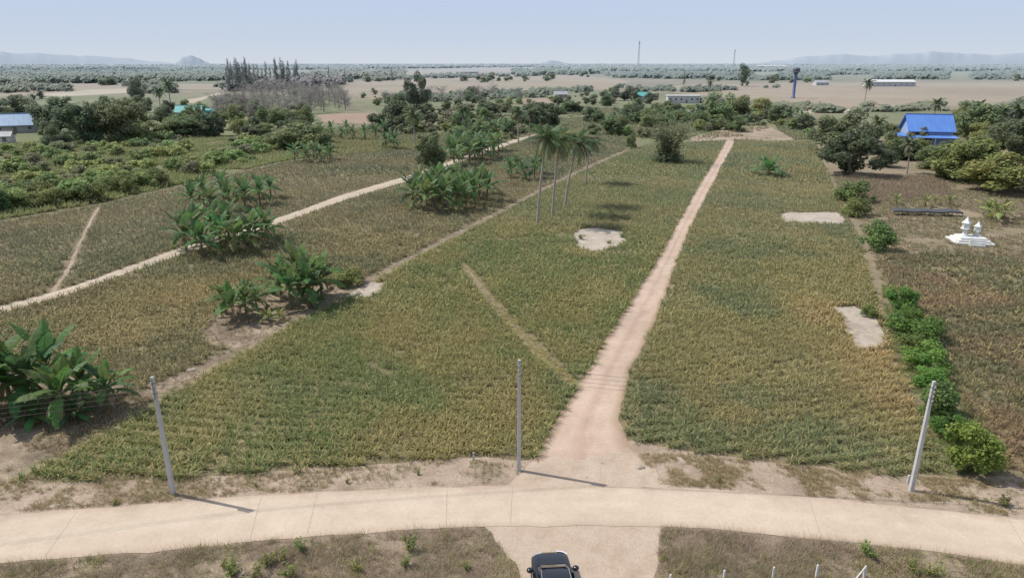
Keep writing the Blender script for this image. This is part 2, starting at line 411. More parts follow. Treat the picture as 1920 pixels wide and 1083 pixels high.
PL = ['bare sandy patch near the coconut palms in the middle field', 'long bare sandy patch at the upper right of the right field', 'bare sandy patch beside the hedge on the right', 'bare sandy patch on the ditch path beside the bananas']
for p, l in zip(PATCH, PL): sheet('sand_patch', p, .021, M['sand'], l, 'sand patch', .6, .25)
sheet('garden_ground', [(1532, 268), (1540, 262), (1930, 262), (2050, 300), (2050, 482), (1920, 478), (1760, 474), (1720, 600), (1690, 640), (1640, 560), (1600, 450), (1566, 370), (1538, 300)], .010, M['garden'], 'dry sandy garden ground around the shrine and trees on the right', 'ground', 2, .5)
# mid/far land
sheet('green_field', [(-300, 300), (-300, 185), (0, 182), (200, 178), (420, 178), (640, 180), (640, 212), (590, 236), (700, 250), (790, 278), (640, 292), (520, 304), (350, 343), (190, 380), (0, 412), (-200, 430)], .007, M['greenfield'], 'olive scrubby ground on the left behind the pineapple field', 'field', 3, .8)
sheet('green_field', [(650, 186), (840, 184), (1000, 180), (1110, 170), (1180, 174), (1300, 184), (1520, 205), (1540, 262), (1380, 264), (1215, 270), (1180, 262), (1010, 246), (860, 292), (790, 276), (720, 250), (700, 205)], .009, M['greenfield'], 'olive ground under the trees in the middle distance', 'field', 6, 1.5)
sheet('green_field', [(1540, 258), (1540, 210), (1900, 203), (2200, 198), (2200, 320), (1930, 262)], .013, M['greenfield'], 'olive ground behind the blue roofed house', 'field', 6, 1.5)
sheet('red_field', [(592, 216), (640, 213), (700, 212), (712, 222), (690, 232), (600, 230)], .03, M['redsoil'], 'reddish bare field beyond the left scrub', 'field', 5, 3)
sheet('red_field', [(975, 186), (1040, 184), (1045, 193), (985, 195)], .03, M['redsoil'], 'small reddish bare field in the middle distance', 'field', 5, 3)
CLEAR = [(1285, 264), (1320, 252), (1370, 240), (1430, 237), (1470, 246), (1500, 262), (1440, 267), (1345, 269)]
sheet('sandy_clearing', CLEAR, .017, M['clearing'], 'patchy sandy clearing past the end of the middle dirt track', 'clearing', 3, 2)
sheet('tan_field', [(630, 156), (880, 139), (1090, 139), (1180, 152), (1180, 166), (1000, 176), (840, 181), (690, 186), (640, 172)], .05, M['tanfield'], 'wide tan ploughed field in the middle distance', 'field', 20, 6)
sheet('tan_field', [(1190, 165), (1300, 158), (1480, 156), (2000, 153), (2050, 192), (1900, 198), (1520, 203), (1300, 180)], .05, M['tanfield'], 'wide tan ploughed field beyond the blue water tower', 'field', 20, 6)
sheet('tan_field', [(560, 140), (900, 127.5), (1000, 128.5), (960, 135), (640, 145)], .06, M['tanfield'], 'distant tan strip of field below the far woods', 'field', 30, 8)
sheet('pale_field', [(70, 178), (170, 168), (260, 166), (250, 174), (110, 182)], .05, M['paletan'], 'pale stubble strip at the far left', 'field', 12, 4)
sheet('tan_field', [(-40, 160), (200, 157), (430, 158), (430, 168), (200, 168), (0, 182)], .045, M['tanfield'], 'tan field strip at the far left', 'field', 12, 4)
sheet('pale_field', [(1500, 206), (1540, 202), (1640, 206), (1620, 214), (1520, 213)], .055, M['paletan'], 'pale dry strip in front of the water tower', 'field', 12, 4)
sheet('green_field', [(-300, 122), (600, 120), (640, 150), (430, 157), (200, 156), (-300, 162)], .08, M['greenfield'], 'green ground under the far woods on the left', 'field', 40, 15)
sheet('green_field', [(1000, 120), (2300, 120), (2300, 150), (1700, 150), (1400, 152), (1150, 146), (1000, 136)], .08, M['greenfield'], 'green ground under the far woods on the right', 'field', 40, 15)
sheet('pale_field', [(340, 190), (420, 172), (428, 174), (360, 194)], .055, M['paletan'], 'pale lane in the left distance', 'lane', 12, 2)

# ---------------------------------------------------------------- pineapple fields
def blades(px, py, size, nl, segs, width, colbase, straw, r, elo=28, ehi=78, droop=38, strawcol=(.42, .355, .16), tip_gold=0):
    n = len(px)
    if n == 0: return np.zeros((0, 4, 3)), np.zeros((0, 3))
    k = np.arange(nl)[None, :]
    az = k*2.39996+r.random((n, 1))*6.283+r.normal(size=(n, nl))*.25
    el = np.radians(elo+(ehi-elo)*((k+.5)/nl)+r.normal(size=(n, nl))*9)
    L = size[:, None]*(.75+.45*r.random((n, nl)))
    ux, uy = np.cos(az), np.sin(az)
    base = np.stack([px[:, None]+ux*.04, py[:, None]+uy*.04, np.full((n, nl), .02)], -1)
    d1 = np.stack([ux*np.cos(el), uy*np.cos(el), np.sin(el)], -1)
    e2 = el-np.radians(droop)
    d2 = np.stack([ux*np.cos(e2), uy*np.cos(e2), np.sin(e2)], -1)
    mid = base+d1*(L*.55)[..., None]; tip = mid+d2*(L*.5)[..., None]
    tip[..., 2] = np.maximum(tip[..., 2], .04)
    wv = np.stack([-uy, ux, np.zeros_like(ux)], -1)*width
    q1 = np.stack([base-wv*.4, base+wv*.4, mid+wv*.5, mid-wv*.5], 2)
    q2 = np.stack([mid-wv*.5, mid+wv*.5, tip+wv*.08, tip-wv*.08], 2)
    col = colbase[:, None, :]*(.7+.6*r.random((n, nl, 1)))
    st = r.random((n, nl)) < straw[:, None]
    col = np.where(st[..., None], np.array(strawcol)*(.65+.55*r.random((n, nl, 1))), col)
    if segs == 1:
        q = np.stack([base-wv*.4, base+wv*.4, (mid*.35+tip*.65)+wv*.1, (mid*.35+tip*.65)-wv*.1], 2)
        return q.reshape(-1, 4, 3), col.reshape(-1, 3)
    c2 = col*(1+tip_gold*np.array([.9, .7, .2]))
    return np.concatenate([q1.reshape(-1, 4, 3), q2.reshape(-1, 4, 3)]), np.concatenate([col.reshape(-1, 3), c2.reshape(-1, 3)])
def seg_dist(px, py, a, b):
    ax, ay = a; bx, by = b; dx, dy = bx-ax, by-ay
    t = np.clip(((px-ax)*dx+(py-ay)*dy)/(dx*dx+dy*dy), 0, 1)
    return np.hypot(px-ax-t*dx, py-ay-t*dy)
HOLES = [wpoly(p) for p in PATCH]+[wpoly(BARE2)]
def field(name, poly, ang, rs, ps, palfn, label, holes=(), lines=(), seed=1, size=.85, rowj=.075):
    r = np.random.default_rng(seed)
    W = wpoly(poly)
    xs = np.array([p[0] for p in W]); ys = np.array([p[1] for p in W])
    ca, sa = math.cos(ang), math.sin(ang)
    ru = xs*ca+ys*sa; rv = -xs*sa+ys*ca
    gu = np.arange(ru.min(), ru.max(), ps); gv = np.arange(rv.min(), rv.max(), rs)
    U, Vv = np.meshgrid(gu, gv); U = U.ravel(); Vv = Vv.ravel()
    Vv = Vv+.4*np.sin(U*.12+seed)+.9*(vn(U, Vv, 7, seed)-.5)
    U = U+r.normal(size=U.size)*ps*.3; Vv = Vv+r.normal(size=U.size)*rs*rowj
    x = U*ca-Vv*sa; y = U*sa+Vv*ca
    xe = x+(fbm(x, y, 1.6, 11)-.5)*.7; ye = y+(fbm(x, y, 1.6, 12)-.5)*.7
    m = pip(xe, ye, W)
    for h in holes: m &= ~pip(xe+(vn(x, y, .8, 5)-.5)*.6, ye, h)
    for a, b, wd in lines: m &= seg_dist(x, y, a, b) > wd*(.7+.6*vn(x, y, 1.5, 8))
    m &= (r.random(x.size) > .04+.3*(vn(x, y, 3.5, seed+20) < .18))
    x = x[m]; y = y[m]
    d = np.hypot(x, y)
    keep = r.random(x.size) < np.where(d < 85, 1, np.where(d < 140, .85, .6))
    x = x[keep]; y = y[keep]; d = d[keep]
    col, straw, ssz = palfn(x, y, r)
    pl = .84+.32*r.random(x.size); col = col*pl[:, None]
    sz = size*ssz*(.72+.5*r.random(x.size))*(.85+.3*fbm(x, y, 5, seed+40))
    Vs = []; Cs = []
    for lo, hi, nl, sg, w in ((0, 62, 14, 2, .045), (62, 100, 10, 2, .068), (100, 150, 7, 1, .125), (150, 1e5, 6, 1, .22)):
        k = (d >= lo) & (d < hi)
        v, c = blades(x[k], y[k], sz[k]*(1 if lo < 150 else 1.15), nl, sg, w, col[k], straw[k], r, tip_gold=.12)
        Vs.append(v); Cs.append(c)
    V = np.concatenate(Vs); Cc = np.concatenate(Cs)
    o = link(name, quads_mesh(name, V, Cc, M['pine']))
    tag(o, label, 'pineapple plants', kind='stuff')
    print(name, len(x), 'plants', len(V), 'quads')
def mixpal(a, b, t): return np.array(a)[None, :]*(1-t[:, None])+np.array(b)[None, :]*t[:, None]
def sm(x, a, b):
    t = np.clip((x-a)/(b-a), 0, 1); return t*t*(3-2*t)
gc = P(760, 650)
OR = np.array((.38, .27, .115))
def pal1(x, y, r):
    t = sm(fbm(x, y, 11, 2), .34, .66); t2 = fbm(x, y, 5, 5)
    g = np.exp(-((x-gc.x)**2/13**2+(y-gc.y)**2/15**2))
    t = np.clip(t-.35*g, 0, 1)
    c = mixpal((.165, .21, .07), (.265, .25, .09), t)
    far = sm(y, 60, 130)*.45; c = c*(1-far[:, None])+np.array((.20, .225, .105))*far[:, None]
    k = sm(fbm(x, y, 8, 15), .62, .76)*.35; c = c*(1-k[:, None])+OR*k[:, None]
    s = .11+.24*sm(t2, .45, .72)+.14*sm(y, 50, 36)-.04*g
    return c, s, np.ones(x.size)
orc = [(P(1665, 700), 4.), (P(1640, 670), 2.), (P(1545, 590), 3.), (P(1700, 760), 2.)]
def pal2(x, y, r):
    t = sm(fbm(x, y, 11, 31), .34, .66); t2 = fbm(x, y, 6, 35)
    c = mixpal((.17, .20, .09), (.26, .245, .10), t)
    k = sm(fbm(x, y, 8, 25), .62, .76)*.35; c = c*(1-k[:, None])+OR*k[:, None]
    s = .12+.24*sm(t2, .45, .72)
    sz = np.ones(x.size)
    for p, rad in orc:
        k = np.exp(-((x-p.x)**2+((y-p.y)*.7)**2)/rad**2)*(.3+.9*vn(x, y, 1.3, 3)); k = np.clip(k, 0, .8)
        c = c*(1-k[:, None])+np.array((.45, .29, .13))*k[:, None]; s = np.clip(s+.25*k, 0, .8)
    return c, s, sz
orl = [(P(380, 545), 5.), (P(330, 560), 4.), (P(250, 620), 6.), (P(1100, 470), 0.1)]
def pal3(x, y, r):
    t = sm(fbm(x, y, 11, 51), .3, .7); t2 = fbm(x, y, 5, 55)
    c = mixpal((.14, .155, .075), (.22, .19, .09), t)
    s = .13+.26*sm(t2, .42, .72)
    for p, rad in orl:
        k = np.exp(-((x-p.x)**2+(y-p.y)**2)/rad**2)*.6; k = k*(.4+.9*vn(x, y, 1.3, 3)); k = np.clip(k, 0, 1)
        c = c*(1-k[:, None])+np.array((.43, .31, .14))*k[:, None]
    return c, s, np.full(x.size, .95)
def pal4(x, y, r):
    t = sm(fbm(x, y, 13, 71), .3, .7)
    c = mixpal((.14, .155, .08), (.22, .19, .095), t)
    return c, .14+.22*sm(fbm(x, y, 6, 75), .4, .75), np.full(x.size, .95)
def pal5(x, y, r):
    t = sm(fbm(x, y, 6, 91), .35, .7)
    c = mixpal((.14, .14, .065), (.25, .17, .10), t)
    return c, .10+.2*sm(fbm(x, y, 4, 95), .4, .75), np.full(x.size, .8)
gp = [(P(u, v).x, P(u, v).y) for u, v in ((867, 496), (937, 582), (1001, 652), (1073, 722))]
GL = [(gp[i], gp[i+1], .62) for i in range(3)]
field('pineapple_field', F1, R(-7), .96, .21, pal1, 'green and straw pineapple plants covering the field left of the middle dirt track', HOLES, GL, 1, .68)
field('pineapple_field', F2, R(10), .96, .21, pal2, 'pineapple plants covering the field right of the middle dirt track, orange in one corner', HOLES, (), 2, .68)
field('pineapple_field', F3, R(10), .98, .24, pal3, 'brownish pineapple plants between the ditch path and the pale farm track', HOLES, (), 3, .72)
fp = [(P(u, v).x, P(u, v).y) for u, v in ((98, 549), (131, 500), (150, 455), (171, 412), (186, 388))]
field('pineapple_field', F4, R(20), .98, .26, pal4, 'brownish pineapple plants beyond the pale farm track on the left', HOLES, [(fp[i], fp[i+1], .5) for i in range(4)], 4, .75)
field('pineapple_field', F5, R(30), .8, .26, pal5, 'reddish brown pineapple plants at the right edge behind the hedge', HOLES, (), 5, .76, .3)

# ---------------------------------------------------------------- grass and brush (stuff)
def scatter(poly, n, r, world=False):
    W = poly if world else wpoly(poly)
    xs = [p[0] for p in W]; ys = [p[1] for p in W]
    x = r.uniform(min(xs), max(xs), n*3); y = r.uniform(min(ys), max(ys), n*3)
    m = pip(x, y, W); return x[m][:n], y[m][:n]
def grass(name, parts, label, cat, seed=1):
    r = np.random.default_rng(seed); Vs = []; Cs = []
    for (poly, n, size, nl, w, ca, cb, dens) in parts:
        x, y = scatter(poly, n, r)
        if dens:
            k = fbm(x, y, dens[0], seed+3) > dens[1]+.1*r.random(x.size); x = x[k]; y = y[k]
        c = mixpal(ca, cb, np.clip(fbm(x, y, 2.2, seed+7)*1.6-.3+r.normal(size=x.size)*.15, 0, 1))
        v, cc = blades(x, y, size*(.4+1.1*r.random(x.size)), nl, 1, w, c, np.full(x.size, .1), r, 15, 80, 20, (.40, .32, .18))
        Vs.append(v); Cs.append(cc)
    o = link(name, quads_mesh(name, np.concatenate(Vs), np.concatenate(Cs), M['dry'])); tag(o, label, cat, kind='stuff')
BL = [(u, v+2) for u, v in RB[:6]]+[(935, 1020), (975, 1083), (1000, 1180), (-420, 1180)]
BR = [(u, v+2) for u, v in RB[6:]]+[(2350, 1180), (1232, 1180), (1234, 1083)]
def brush(BP, label, sd):
    grass('dry_brush', [(BP, 9000, .28, 7, .022, (.31, .235, .17), (.46, .365, .26), (1.6, .36)), (BP, 2800, .55, 8, .016, (.32, .25, .195), (.40, .32, .24), (2.2, .46)),
        (BP, 4200, .26, 6, .04, (.19, .20, .075), (.31, .27, .12), (2.6, .52)), (BP, 900, .5, 9, .022, (.21, .25, .07), (.32, .31, .12), (2.0, .48))], label, 'dry brush', sd)
brush(BL, 'tangled dry brown brush below the road left of the driveway', 11)
brush(BR, 'tangled dry brown brush below the road right of the driveway', 12)
VG = [(-200, 905), (60, 895), (400, 896), (700, 874), (900, 864), (980, 874), (960, 905), (700, 914), (480, 926), (300, 940), (0, 962), (-200, 980)]
VG2 = [(1190, 850), (1300, 852), (1500, 875), (1700, 893), (1960, 905), (2200, 940), (2200, 1010), (1920, 970), (1650, 941), (1400, 920), (1240, 908), (1220, 880)]
grass('verge_grass', [(VG, 5200, .19, 6, .03, (.40, .31, .18), (.28, .24, .11), (2.5, .46)), (VG2, 7600, .21, 6, .03, (.40, .31, .18), (.28, .23, .11), (2.5, .40)), (VG, 900, .2, 6, .035, (.18, .21, .07), (.26, .25, .09), (2, .5)), (VG2, 900, .2, 6, .035, (.18, .21, .07), (.26, .25, .09), (2, .5))], 'patchy dry grass on the sandy roadside strip', 'grass', 13)
gs = []
for i in range(3):
    a = Vector(gp[i]); b = Vector(gp[i+1]); n = Vector((-(b-a).y, (b-a).x)).normalized()*.6
    gs.append([tuple(a+n), tuple(b+n), tuple(b-n), tuple(a-n)])
r = np.random.default_rng(14); Vs = []; Cs = []
for g in gs:
    x, y = scatter(g, 260, r, True); c = mixpal((.46, .38, .15), (.36, .32, .12), r.random(x.size))
    v, cc = blades(x, y, .2*(.5+.7*r.random(x.size)), 8, 1, .05, c, np.full(x.size, .2), r); Vs.append(v); Cs.append(cc)
tag(link('yellow_grass', quads_mesh('yellow_grass', np.concatenate(Vs), np.concatenate(Cs), M['dry'])), 'yellow grass growing along the diagonal gap in the middle pineapple field', 'grass', kind='stuff')
DP = [(130, 792), (235, 742), (380, 682), (472, 630), (548, 584), (632, 544), (716, 504), (730, 516), (650, 564), (562, 606), (476, 656), (400, 700), (300, 760), (180, 830)]
grass('path_weeds', [(DP, 900, .3, 6, .045, (.30, .25, .12), (.19, .19, .07), (2.0, .52)), (BARE2, 700, .26, 6, .06, (.36, .28, .17), (.24, .18, .11), None), (DP, 1600, .2, 5, .05, (.34, .26, .17), (.24, .18, .11), (1.5, .42)),
    ([(-100, 720), (230, 728), (290, 752), (180, 825), (65, 885), (-100, 925)], 2600, .3, 6, .06, (.36, .28, .18), (.22, .18, .09), (3, .42))], 'dry weeds along the ditch path and below the big banana clump', 'weeds', 15)
GA = [(1560, 330), (1920, 345), (2000, 380), (2000, 478), (1760, 472), (1690, 545), (1655, 540), (1625, 450), (1580, 370)]
HG = [(1650, 520), (1690, 540), (1730, 600), (1760, 660), (1800, 730), (1850, 800), (1890, 885), (1750, 890), (1705, 745), (1670, 660)]
grass('garden_grass', [(GA, 14000, .42, 6, .09, (.30, .24, .14), (.20, .19, .085), (6, .32)), ([(1590, 330), (1760, 330), (1800, 375), (1600, 380)], 3500, .7, 6, .1, (.31, .22, .15), (.25, .19, .12), None), (HG, 3200, .45, 7, .06, (.15, .22, .06), (.27, .25, .11), (2, .3))], 'dry brownish grass in the garden around the shrine', 'grass', 16)
LS = [(-90, 300), (0, 272), (300, 256), (540, 264), (640, 285), (520, 304), (350, 343), (190, 380), (0, 412), (-90, 425)]
YG = [(600, 246), (720, 240), (800, 262), (790, 277), (640, 291), (560, 296), (540, 285)]
grass('scrub_grass', [(LS, 28000, .9, 6, .28, (.23, .29, .085), (.35, .33, .14), (9, .30)), (YG, 9000, .7, 6, .3, (.27, .28, .095), (.32, .28, .13), None)], 'rough olive grass on the scrubland at the left', 'grass', 17)
MD = [(690, 262), (780, 248), (900, 225), (1050, 200), (1200, 205), (1330, 215), (1400, 230), (1330, 245), (1285, 262), (1200, 262), (1010, 250), (860, 290), (800, 275)]
grass('rough_grass', [(MD, 26000, .9, 6, .35, (.18, .22, .08), (.32, .28, .14), (12, .34)), (CLEAR, 1600, .7, 6, .3, (.2, .2, .08), (.32, .26, .14), (9, .5)), ([(1440, 212), (1520, 225), (1535, 262), (1490, 262), (1460, 245)], 4000, .8, 6, .3, (.18, .22, .08), (.3, .26, .13), None)], 'rough grass between the trees in the middle distance', 'grass', 18)

# ---------------------------------------------------------------- plant prototypes
PROTO = {}
def place(kind, name, label, cat, group, loc, scale=(1, 1, 1), rz=None):
    vs = PROTO[kind]; parts = vs[random.randrange(len(vs))]
    e = empty(name, loc, random.uniform(0, 6.283) if rz is None else rz, scale)
    tag(e, label, cat, group)
    for pn, me in parts: link(pn, me, None, e)
    return e
def limb_tree(h, cl, r, rad):
    t = MB(); top = h*.5
    pts = [(0, 0, -.1), (r.normal()*.05*h, r.normal()*.05*h, top*.5), (r.normal()*.06*h, r.normal()*.06*h, top)]
    t.tube(pts, [rad, rad*.75, rad*.5], 7)
    for c in cl[:9]:
        s = Vector(pts[1]).lerp(Vector(pts[2]), r.random()); e = Vector(c[:3]); m = s.lerp(e, .5)+Vector((0, 0, -.05*h))
        t.tube([s, m, e], [rad*.4, rad*.28, rad*.1], 5)
    return t
def broad(h, w, pal, n, leaf, seed, flat=.85, low=.0, nc=38):
    r = np.random.default_rng(seed); cl = []
    ex, ey = .8+.4*r.random(), .8+.4*r.random()
    for i in range(nc):
        d = r.normal(size=3); d /= np.linalg.norm(d); k = .28+.5*r.random()
        x, y = d[0]*w/2*k*1.15*ex, d[1]*w/2*k*1.15*ey
        zc = h*(low+(1-low)*.5)+d[2]*h*(1-low)*.5*k*1.25
        rr = w*.5*(.13+.22*r.random())
        cl.append((x, y, max(rr*flat*.8, min(zc, h-rr*flat*.7)), rr, rr, rr*flat))
    V, c = cloud(cl, n, leaf, pal, r=r)
    cr = quads_mesh('crown', V, c, M['leaf'])
    tr = limb_tree(h, cl, r, w*.03+.05).mesh('trunk', M['bark'])
    return [('trunk', tr), ('crown', cr)]
def bush(h, w, pal, n, leaf, seed):
    r = np.random.default_rng(seed); cl = []
    ex, ey = .75+.4*r.random(), .75+.4*r.random()
    for i in range(19):
        a = r.random()*6.283; k = r.random()**.5*.38
        rr = w*(.08+.11*r.random())
        zc = max(rr*.6, h*(.15+.75*r.random())*(1-.7*k)); cl.append((math.cos(a)*w*k*ex, math.sin(a)*w*k*ey, zc, rr, rr, rr*.9))
    V, c = cloud(cl, n, leaf, pal, r=r, inner=.4); cr = quads_mesh('foliage', V, c, M['leaf'])
    t = MB()
    for i in range(6):
        c_ = cl[i]; t.tube([(0, 0, -.05), (c_[0]*.4, c_[1]*.4, c_[2]*.6), (c_[0], c_[1], c_[2])], [.05, .035, .012], 5)
    return [('stem', t.mesh('stem', M['bark'])), ('foliage', cr)]
G_DARK = [(.07, .11, .042), (.14, .18, .065)]
G_MID = [(.12, .175, .055), (.21, .25, .08)]
G_LITE = [(.19, .265, .075), (.30, .345, .11)]
G_YEL = [(.15, .20, .045), (.31, .32, .08)]
G_OLIVE = [(.18, .195, .085), (.28, .275, .13)]
PROTO['dark'] = [broad(8, 8, G_DARK, 6400, .42, 100+i) for i in range(5)]
PROTO['mid'] = [broad(8, 8, G_MID, 6000, .42, 110+i) for i in range(5)]
PROTO['mango'] = [broad(8, 9, G_YEL, 7600, .42, 120+i, .85, .0) for i in range(2)]
PROTO['lite'] = [broad(7, 7, G_LITE, 4400, .42, 130+i) for i in range(4)]
PROTO['bush'] = [bush(2.2, 2.8, [(.09, .15, .04), (.18, .24, .065)], 2800, .17, 140+i) for i in range(3)]
PROTO['bushlite'] = [bush(2.2, 2.8, G_LITE, 2400, .18, 150+i) for i in range(4)]
PROTO['bushfar'] = [bush(3, 4, G_OLIVE, 1000, .40, 160+i) for i in range(4)]
PROTO['bushfargreen'] = [bush(3, 4, [(.19, .28, .075), (.31, .38, .12)], 1100, .40, 170+i) for i in range(5)]
PROTO['bushvivid'] = [bush(2.2, 2.8, [(.10, .195, .035), (.20, .30, .06)], 3600, .15, 180+i) for i in range(4)]
def weed(seed):
    r = np.random.default_rng(seed); t = MB(); P_ = []
    for i in range(9):
        a = r.random()*6.283; o = .1+.4*r.random(); hh = .45+.6*r.random()
        e = Vector((math.cos(a)*o, math.sin(a)*o, hh)); m = e*.5; m.z = hh*.62
        t.tube([(0, 0, -.03), m, e], [.012, .009, .004], 4)
        for k in range(30):
            q = .15+.85*r.random(); P_.append((m.lerp(e, (q-.5)*2) if q > .5 else m*(q*2))+Vector(r.normal(size=3)*.06))
    pos = np.array(P_); nr = r.normal(size=pos.shape); nr[:, 2] += .8
    return [('stem', t.mesh('stem', M['bark'])), ('foliage', quads_mesh('foliage', leaf_quads(pos, nr, .12*(.5+r.random(len(pos))), .45, r), mixpal((.16, .22, .06), (.29, .31, .11), r.random(len(pos))), M['leaf']))]
PROTO['weed'] = [weed(190+i) for i in range(4)]

def casuarina(seed):
    r = np.random.default_rng(seed); cl = []
    for i in range(26):
        z = 3+22*i/25; k = (1-i/27)*2.3+.4; a = r.random()*6.283
        cl.append((math.cos(a)*k*.6, math.sin(a)*k*.6, z, k*.6, k*.6, 1.5))
    V, c = cloud(cl, 1700, .55, [(.09, .105, .075), (.14, .145, .105)], r=r, up=.2)
    t = MB(); t.tube([(0, 0, -.1), (.1, .1, 13), (0, 0, 26)], [.28, .16, .04], 6)
    return [('trunk', t.mesh('trunk', M['bark'])), ('crown', quads_mesh('crown', V, c, M['leaf']))]
PROTO['casuarina'] = [casuarina(200+i) for i in range(3)]
mat_bare = mat_plain('bare_bark', (.30, .26, .22), (.22, .18, .15), .9, 2)
def bare(seed):
    r = np.random.default_rng(seed); t = MB(); w = MB()
    t.tube([(0, 0, -.1), (.1, 0, 4), (0, .1, 8.5)], [.2, .14, .06], 5)
    w.tube([(.05, 0, 1.5), (.1, 0, 4), (0, .1, 8.5), (0, .1, 9.6)], [.06, .05, .03, .012], 4, col=(.24, .2, .17))
    tips = []
    for i in range(26):
        z = 1.4+6.8*(i+r.random())/26; a = r.random()*6.283; L = 1.4+2.6*r.random()
        e = Vector((math.cos(a)*L*.95, math.sin(a)*L*.95, z+L*.75)); s = Vector((.06, .03, z))
        w.tube([s, s.lerp(e, .5)+Vector((0, 0, -.1)), e], [.05, .035, .012], 4, col=(.24, .2, .17)); tips.append((s, e))
    n = 1100; pos = np.array([tips[k][0].lerp(tips[k][1], .2+.8*r.random()) for k in r.integers(0, 26, n)])+r.normal(size=(n, 3))*.36
    nr = r.normal(size=(n, 3)); nr[:, 2] *= .5
    V = leaf_quads(pos, nr, .62*(.5+r.random(n)), .15, r)
    c = mixpal((.22, .19, .155), (.31, .275, .22), r.random(n))
    for q, cc in zip(V, c): w.add(q, [(0, 1, 2, 3)], tuple(cc))
    return [('trunk', t.mesh('trunk', mat_bare)), ('twigs', w.mesh('twigs', M['leaf']))]
PROTO['bare'] = [bare(210+i) for i in range(5)]
def bamboo(seed):
    r = np.random.default_rng(seed); t = MB(); P_ = []
    for i in range(46):
        a = r.random()*6.283; b = r.random()*1.4; Ht = 6+5*r.random(); sp_ = .6+2.6*r.random()
        s = Vector((math.cos(a)*b, math.sin(a)*b, -.05)); m = s+Vector((math.cos(a)*sp_*.3, math.sin(a)*sp_*.3, Ht*.65)); e = s+Vector((math.cos(a)*sp_*1.1, math.sin(a)*sp_*1.1, Ht))
        t.tube([s, m, e], [.06, .05, .012], 4)
        for k in range(52):
            q = r.random()**.7; P_.append((s.lerp(m, q*1.4) if q < .7 else m.lerp(e, (q-.7)/.3))+Vector(r.normal(size=3)*.4))
    pos = np.array(P_); nr = r.normal(size=pos.shape); nr[:, 2] += .5
    V = leaf_quads(pos, nr, .55*(.6+r.random(len(pos))), .33, r)
    c = mixpal((.15, .185, .075), (.25, .27, .12), r.random(len(pos)))
    b = cloud([(math.cos(k)*1.4, math.sin(k)*1.4, 1.2, 1.3, 1.3, 1.3) for k in range(6)], 1400, .36, G_DARK, r=r)
    return [('culms', t.mesh('culms', M['stem'])), ('foliage', quads_mesh('foliage', np.concatenate([V, b[0]]), np.concatenate([c, b[1]]), M['leaf']))]
PROTO['bamboo'] = [bamboo(220)]

def banana(seed, h=5.5, nleaf=12, pal=((.058, .128, .03), (.12, .205, .05)), dead=4, stemk=.40, elow=10):
    r = random.Random(seed); st = MB(); lf = MB(); dd = MB()
    sh = h*stemk
    st.tube([(0, 0, -.1), (.03, .02, sh*.5), (.05, .04, sh), (.05, .05, sh*1.12)], [.17, .14, .10, .05], 8)
    def leaf(mb, az, e0, L, W, droop, cols, z0, tear):
        n = 9; ca, sa = math.cos(az), math.sin(az); p = Vector((.05+ca*.06, .04+sa*.06, z0)); pts = [p]; dirs = []
        for i in range(n):
            e = e0-droop*((i+.3)/n)**1.3; d = Vector((ca*math.cos(e), sa*math.cos(e), math.sin(e))); dirs.append(d)
            p = p+d*(L/n); pts.append(p)
        side = Vector((-sa, ca, 0)); base = [cols[0][k]+(cols[1][k]-cols[0][k])*r.random() for k in range(3)]
        tw = r.uniform(-.5, .5)
        for i in range(n):
            s0, s1 = i/n, (i+1)/n
            def wd(s): return W*(0.0 if s < .1 else min(1, ((s-.1)*6)**.6)*(1-max(0, (s-.55)/.45)**2.2)) + .03
            up = dirs[i].cross(side).normalized()
            if up.z < 0: up = -up
            for sg in (-1, 1):
                ww = side*sg*math.cos(.35)+up*(.32 if e0 > .9 and i < 5 else -.2+tw*.4*sg)
                for hlf in (0, 1):
                    a0 = s0+(s1-s0)*hlf/2; a1 = s0+(s1-s0)*(hlf+1)/2
                    A = pts[i].lerp(pts[i+1], hlf/2); B = pts[i].lerp(pts[i+1], (hlf+1)/2)
                    dr = Vector((0, 0, -r.random()*tear*.3*W)); back = dirs[i]*(L/n*.25)
                    f = .55+r.random()*.45 if r.random() < tear*.4 else 1
                    o0 = A+ww*wd(a0)*f+back+dr; o1 = B+ww*wd(a1)*f+back*(1-.5*tear*r.random())+dr
                    k = .8+.4*r.random(); mb.add([A, B, o1, o0], [(0, 1, 2, 3)], tuple(c*k for c in base))
        mb.tube([pts[0], pts[3], pts[6], pts[9]], [.035, .025, .015, .006], 4, False, col=(.2, .24, .08))
    for i in range(nleaf):
        az = i*2.4+r.uniform(-.3, .3); k = i/(nleaf-1)
        e0 = R(elow+(84-elow)*k**.85+r.uniform(-8, 8)); L = h*(.52+.13*r.random())*(1-.12*(k > .85)); W = .37+.13*r.random()
        leaf(lf, az, e0, L, W, R(88-48*k+r.uniform(-10, 15)), pal, sh*(.9+.2*k), .7-.4*k)
    for i in range(dead):
        leaf(dd, r.uniform(0, 6.28), R(-25), h*.33, .16, R(60), ((.24, .175, .095), (.34, .26, .15)), sh*.95, 1)
    out = [('pseudostem', st.mesh('pseudostem', M['stem'])), ('leaves', lf.mesh('leaves', M['banana']))]
    if dead: out.append(('dead_leaves', dd.mesh('dead_leaves', M['dry'])))
    return out
PROTO['banana'] = [banana(300+i, 5.5, 12+i % 3) for i in range(6)]
PROTO['youngbanana'] = [banana(320+i, 5.5, 9, ((.22, .26, .06), (.34, .34, .10)), 2, .3, 20) for i in range(3)]
PROTO['lowbanana'] = [banana(330+i, 5.5, 14, ((.065, .14, .034), (.13, .215, .055)), 1, .16, 14) for i in range(2)]

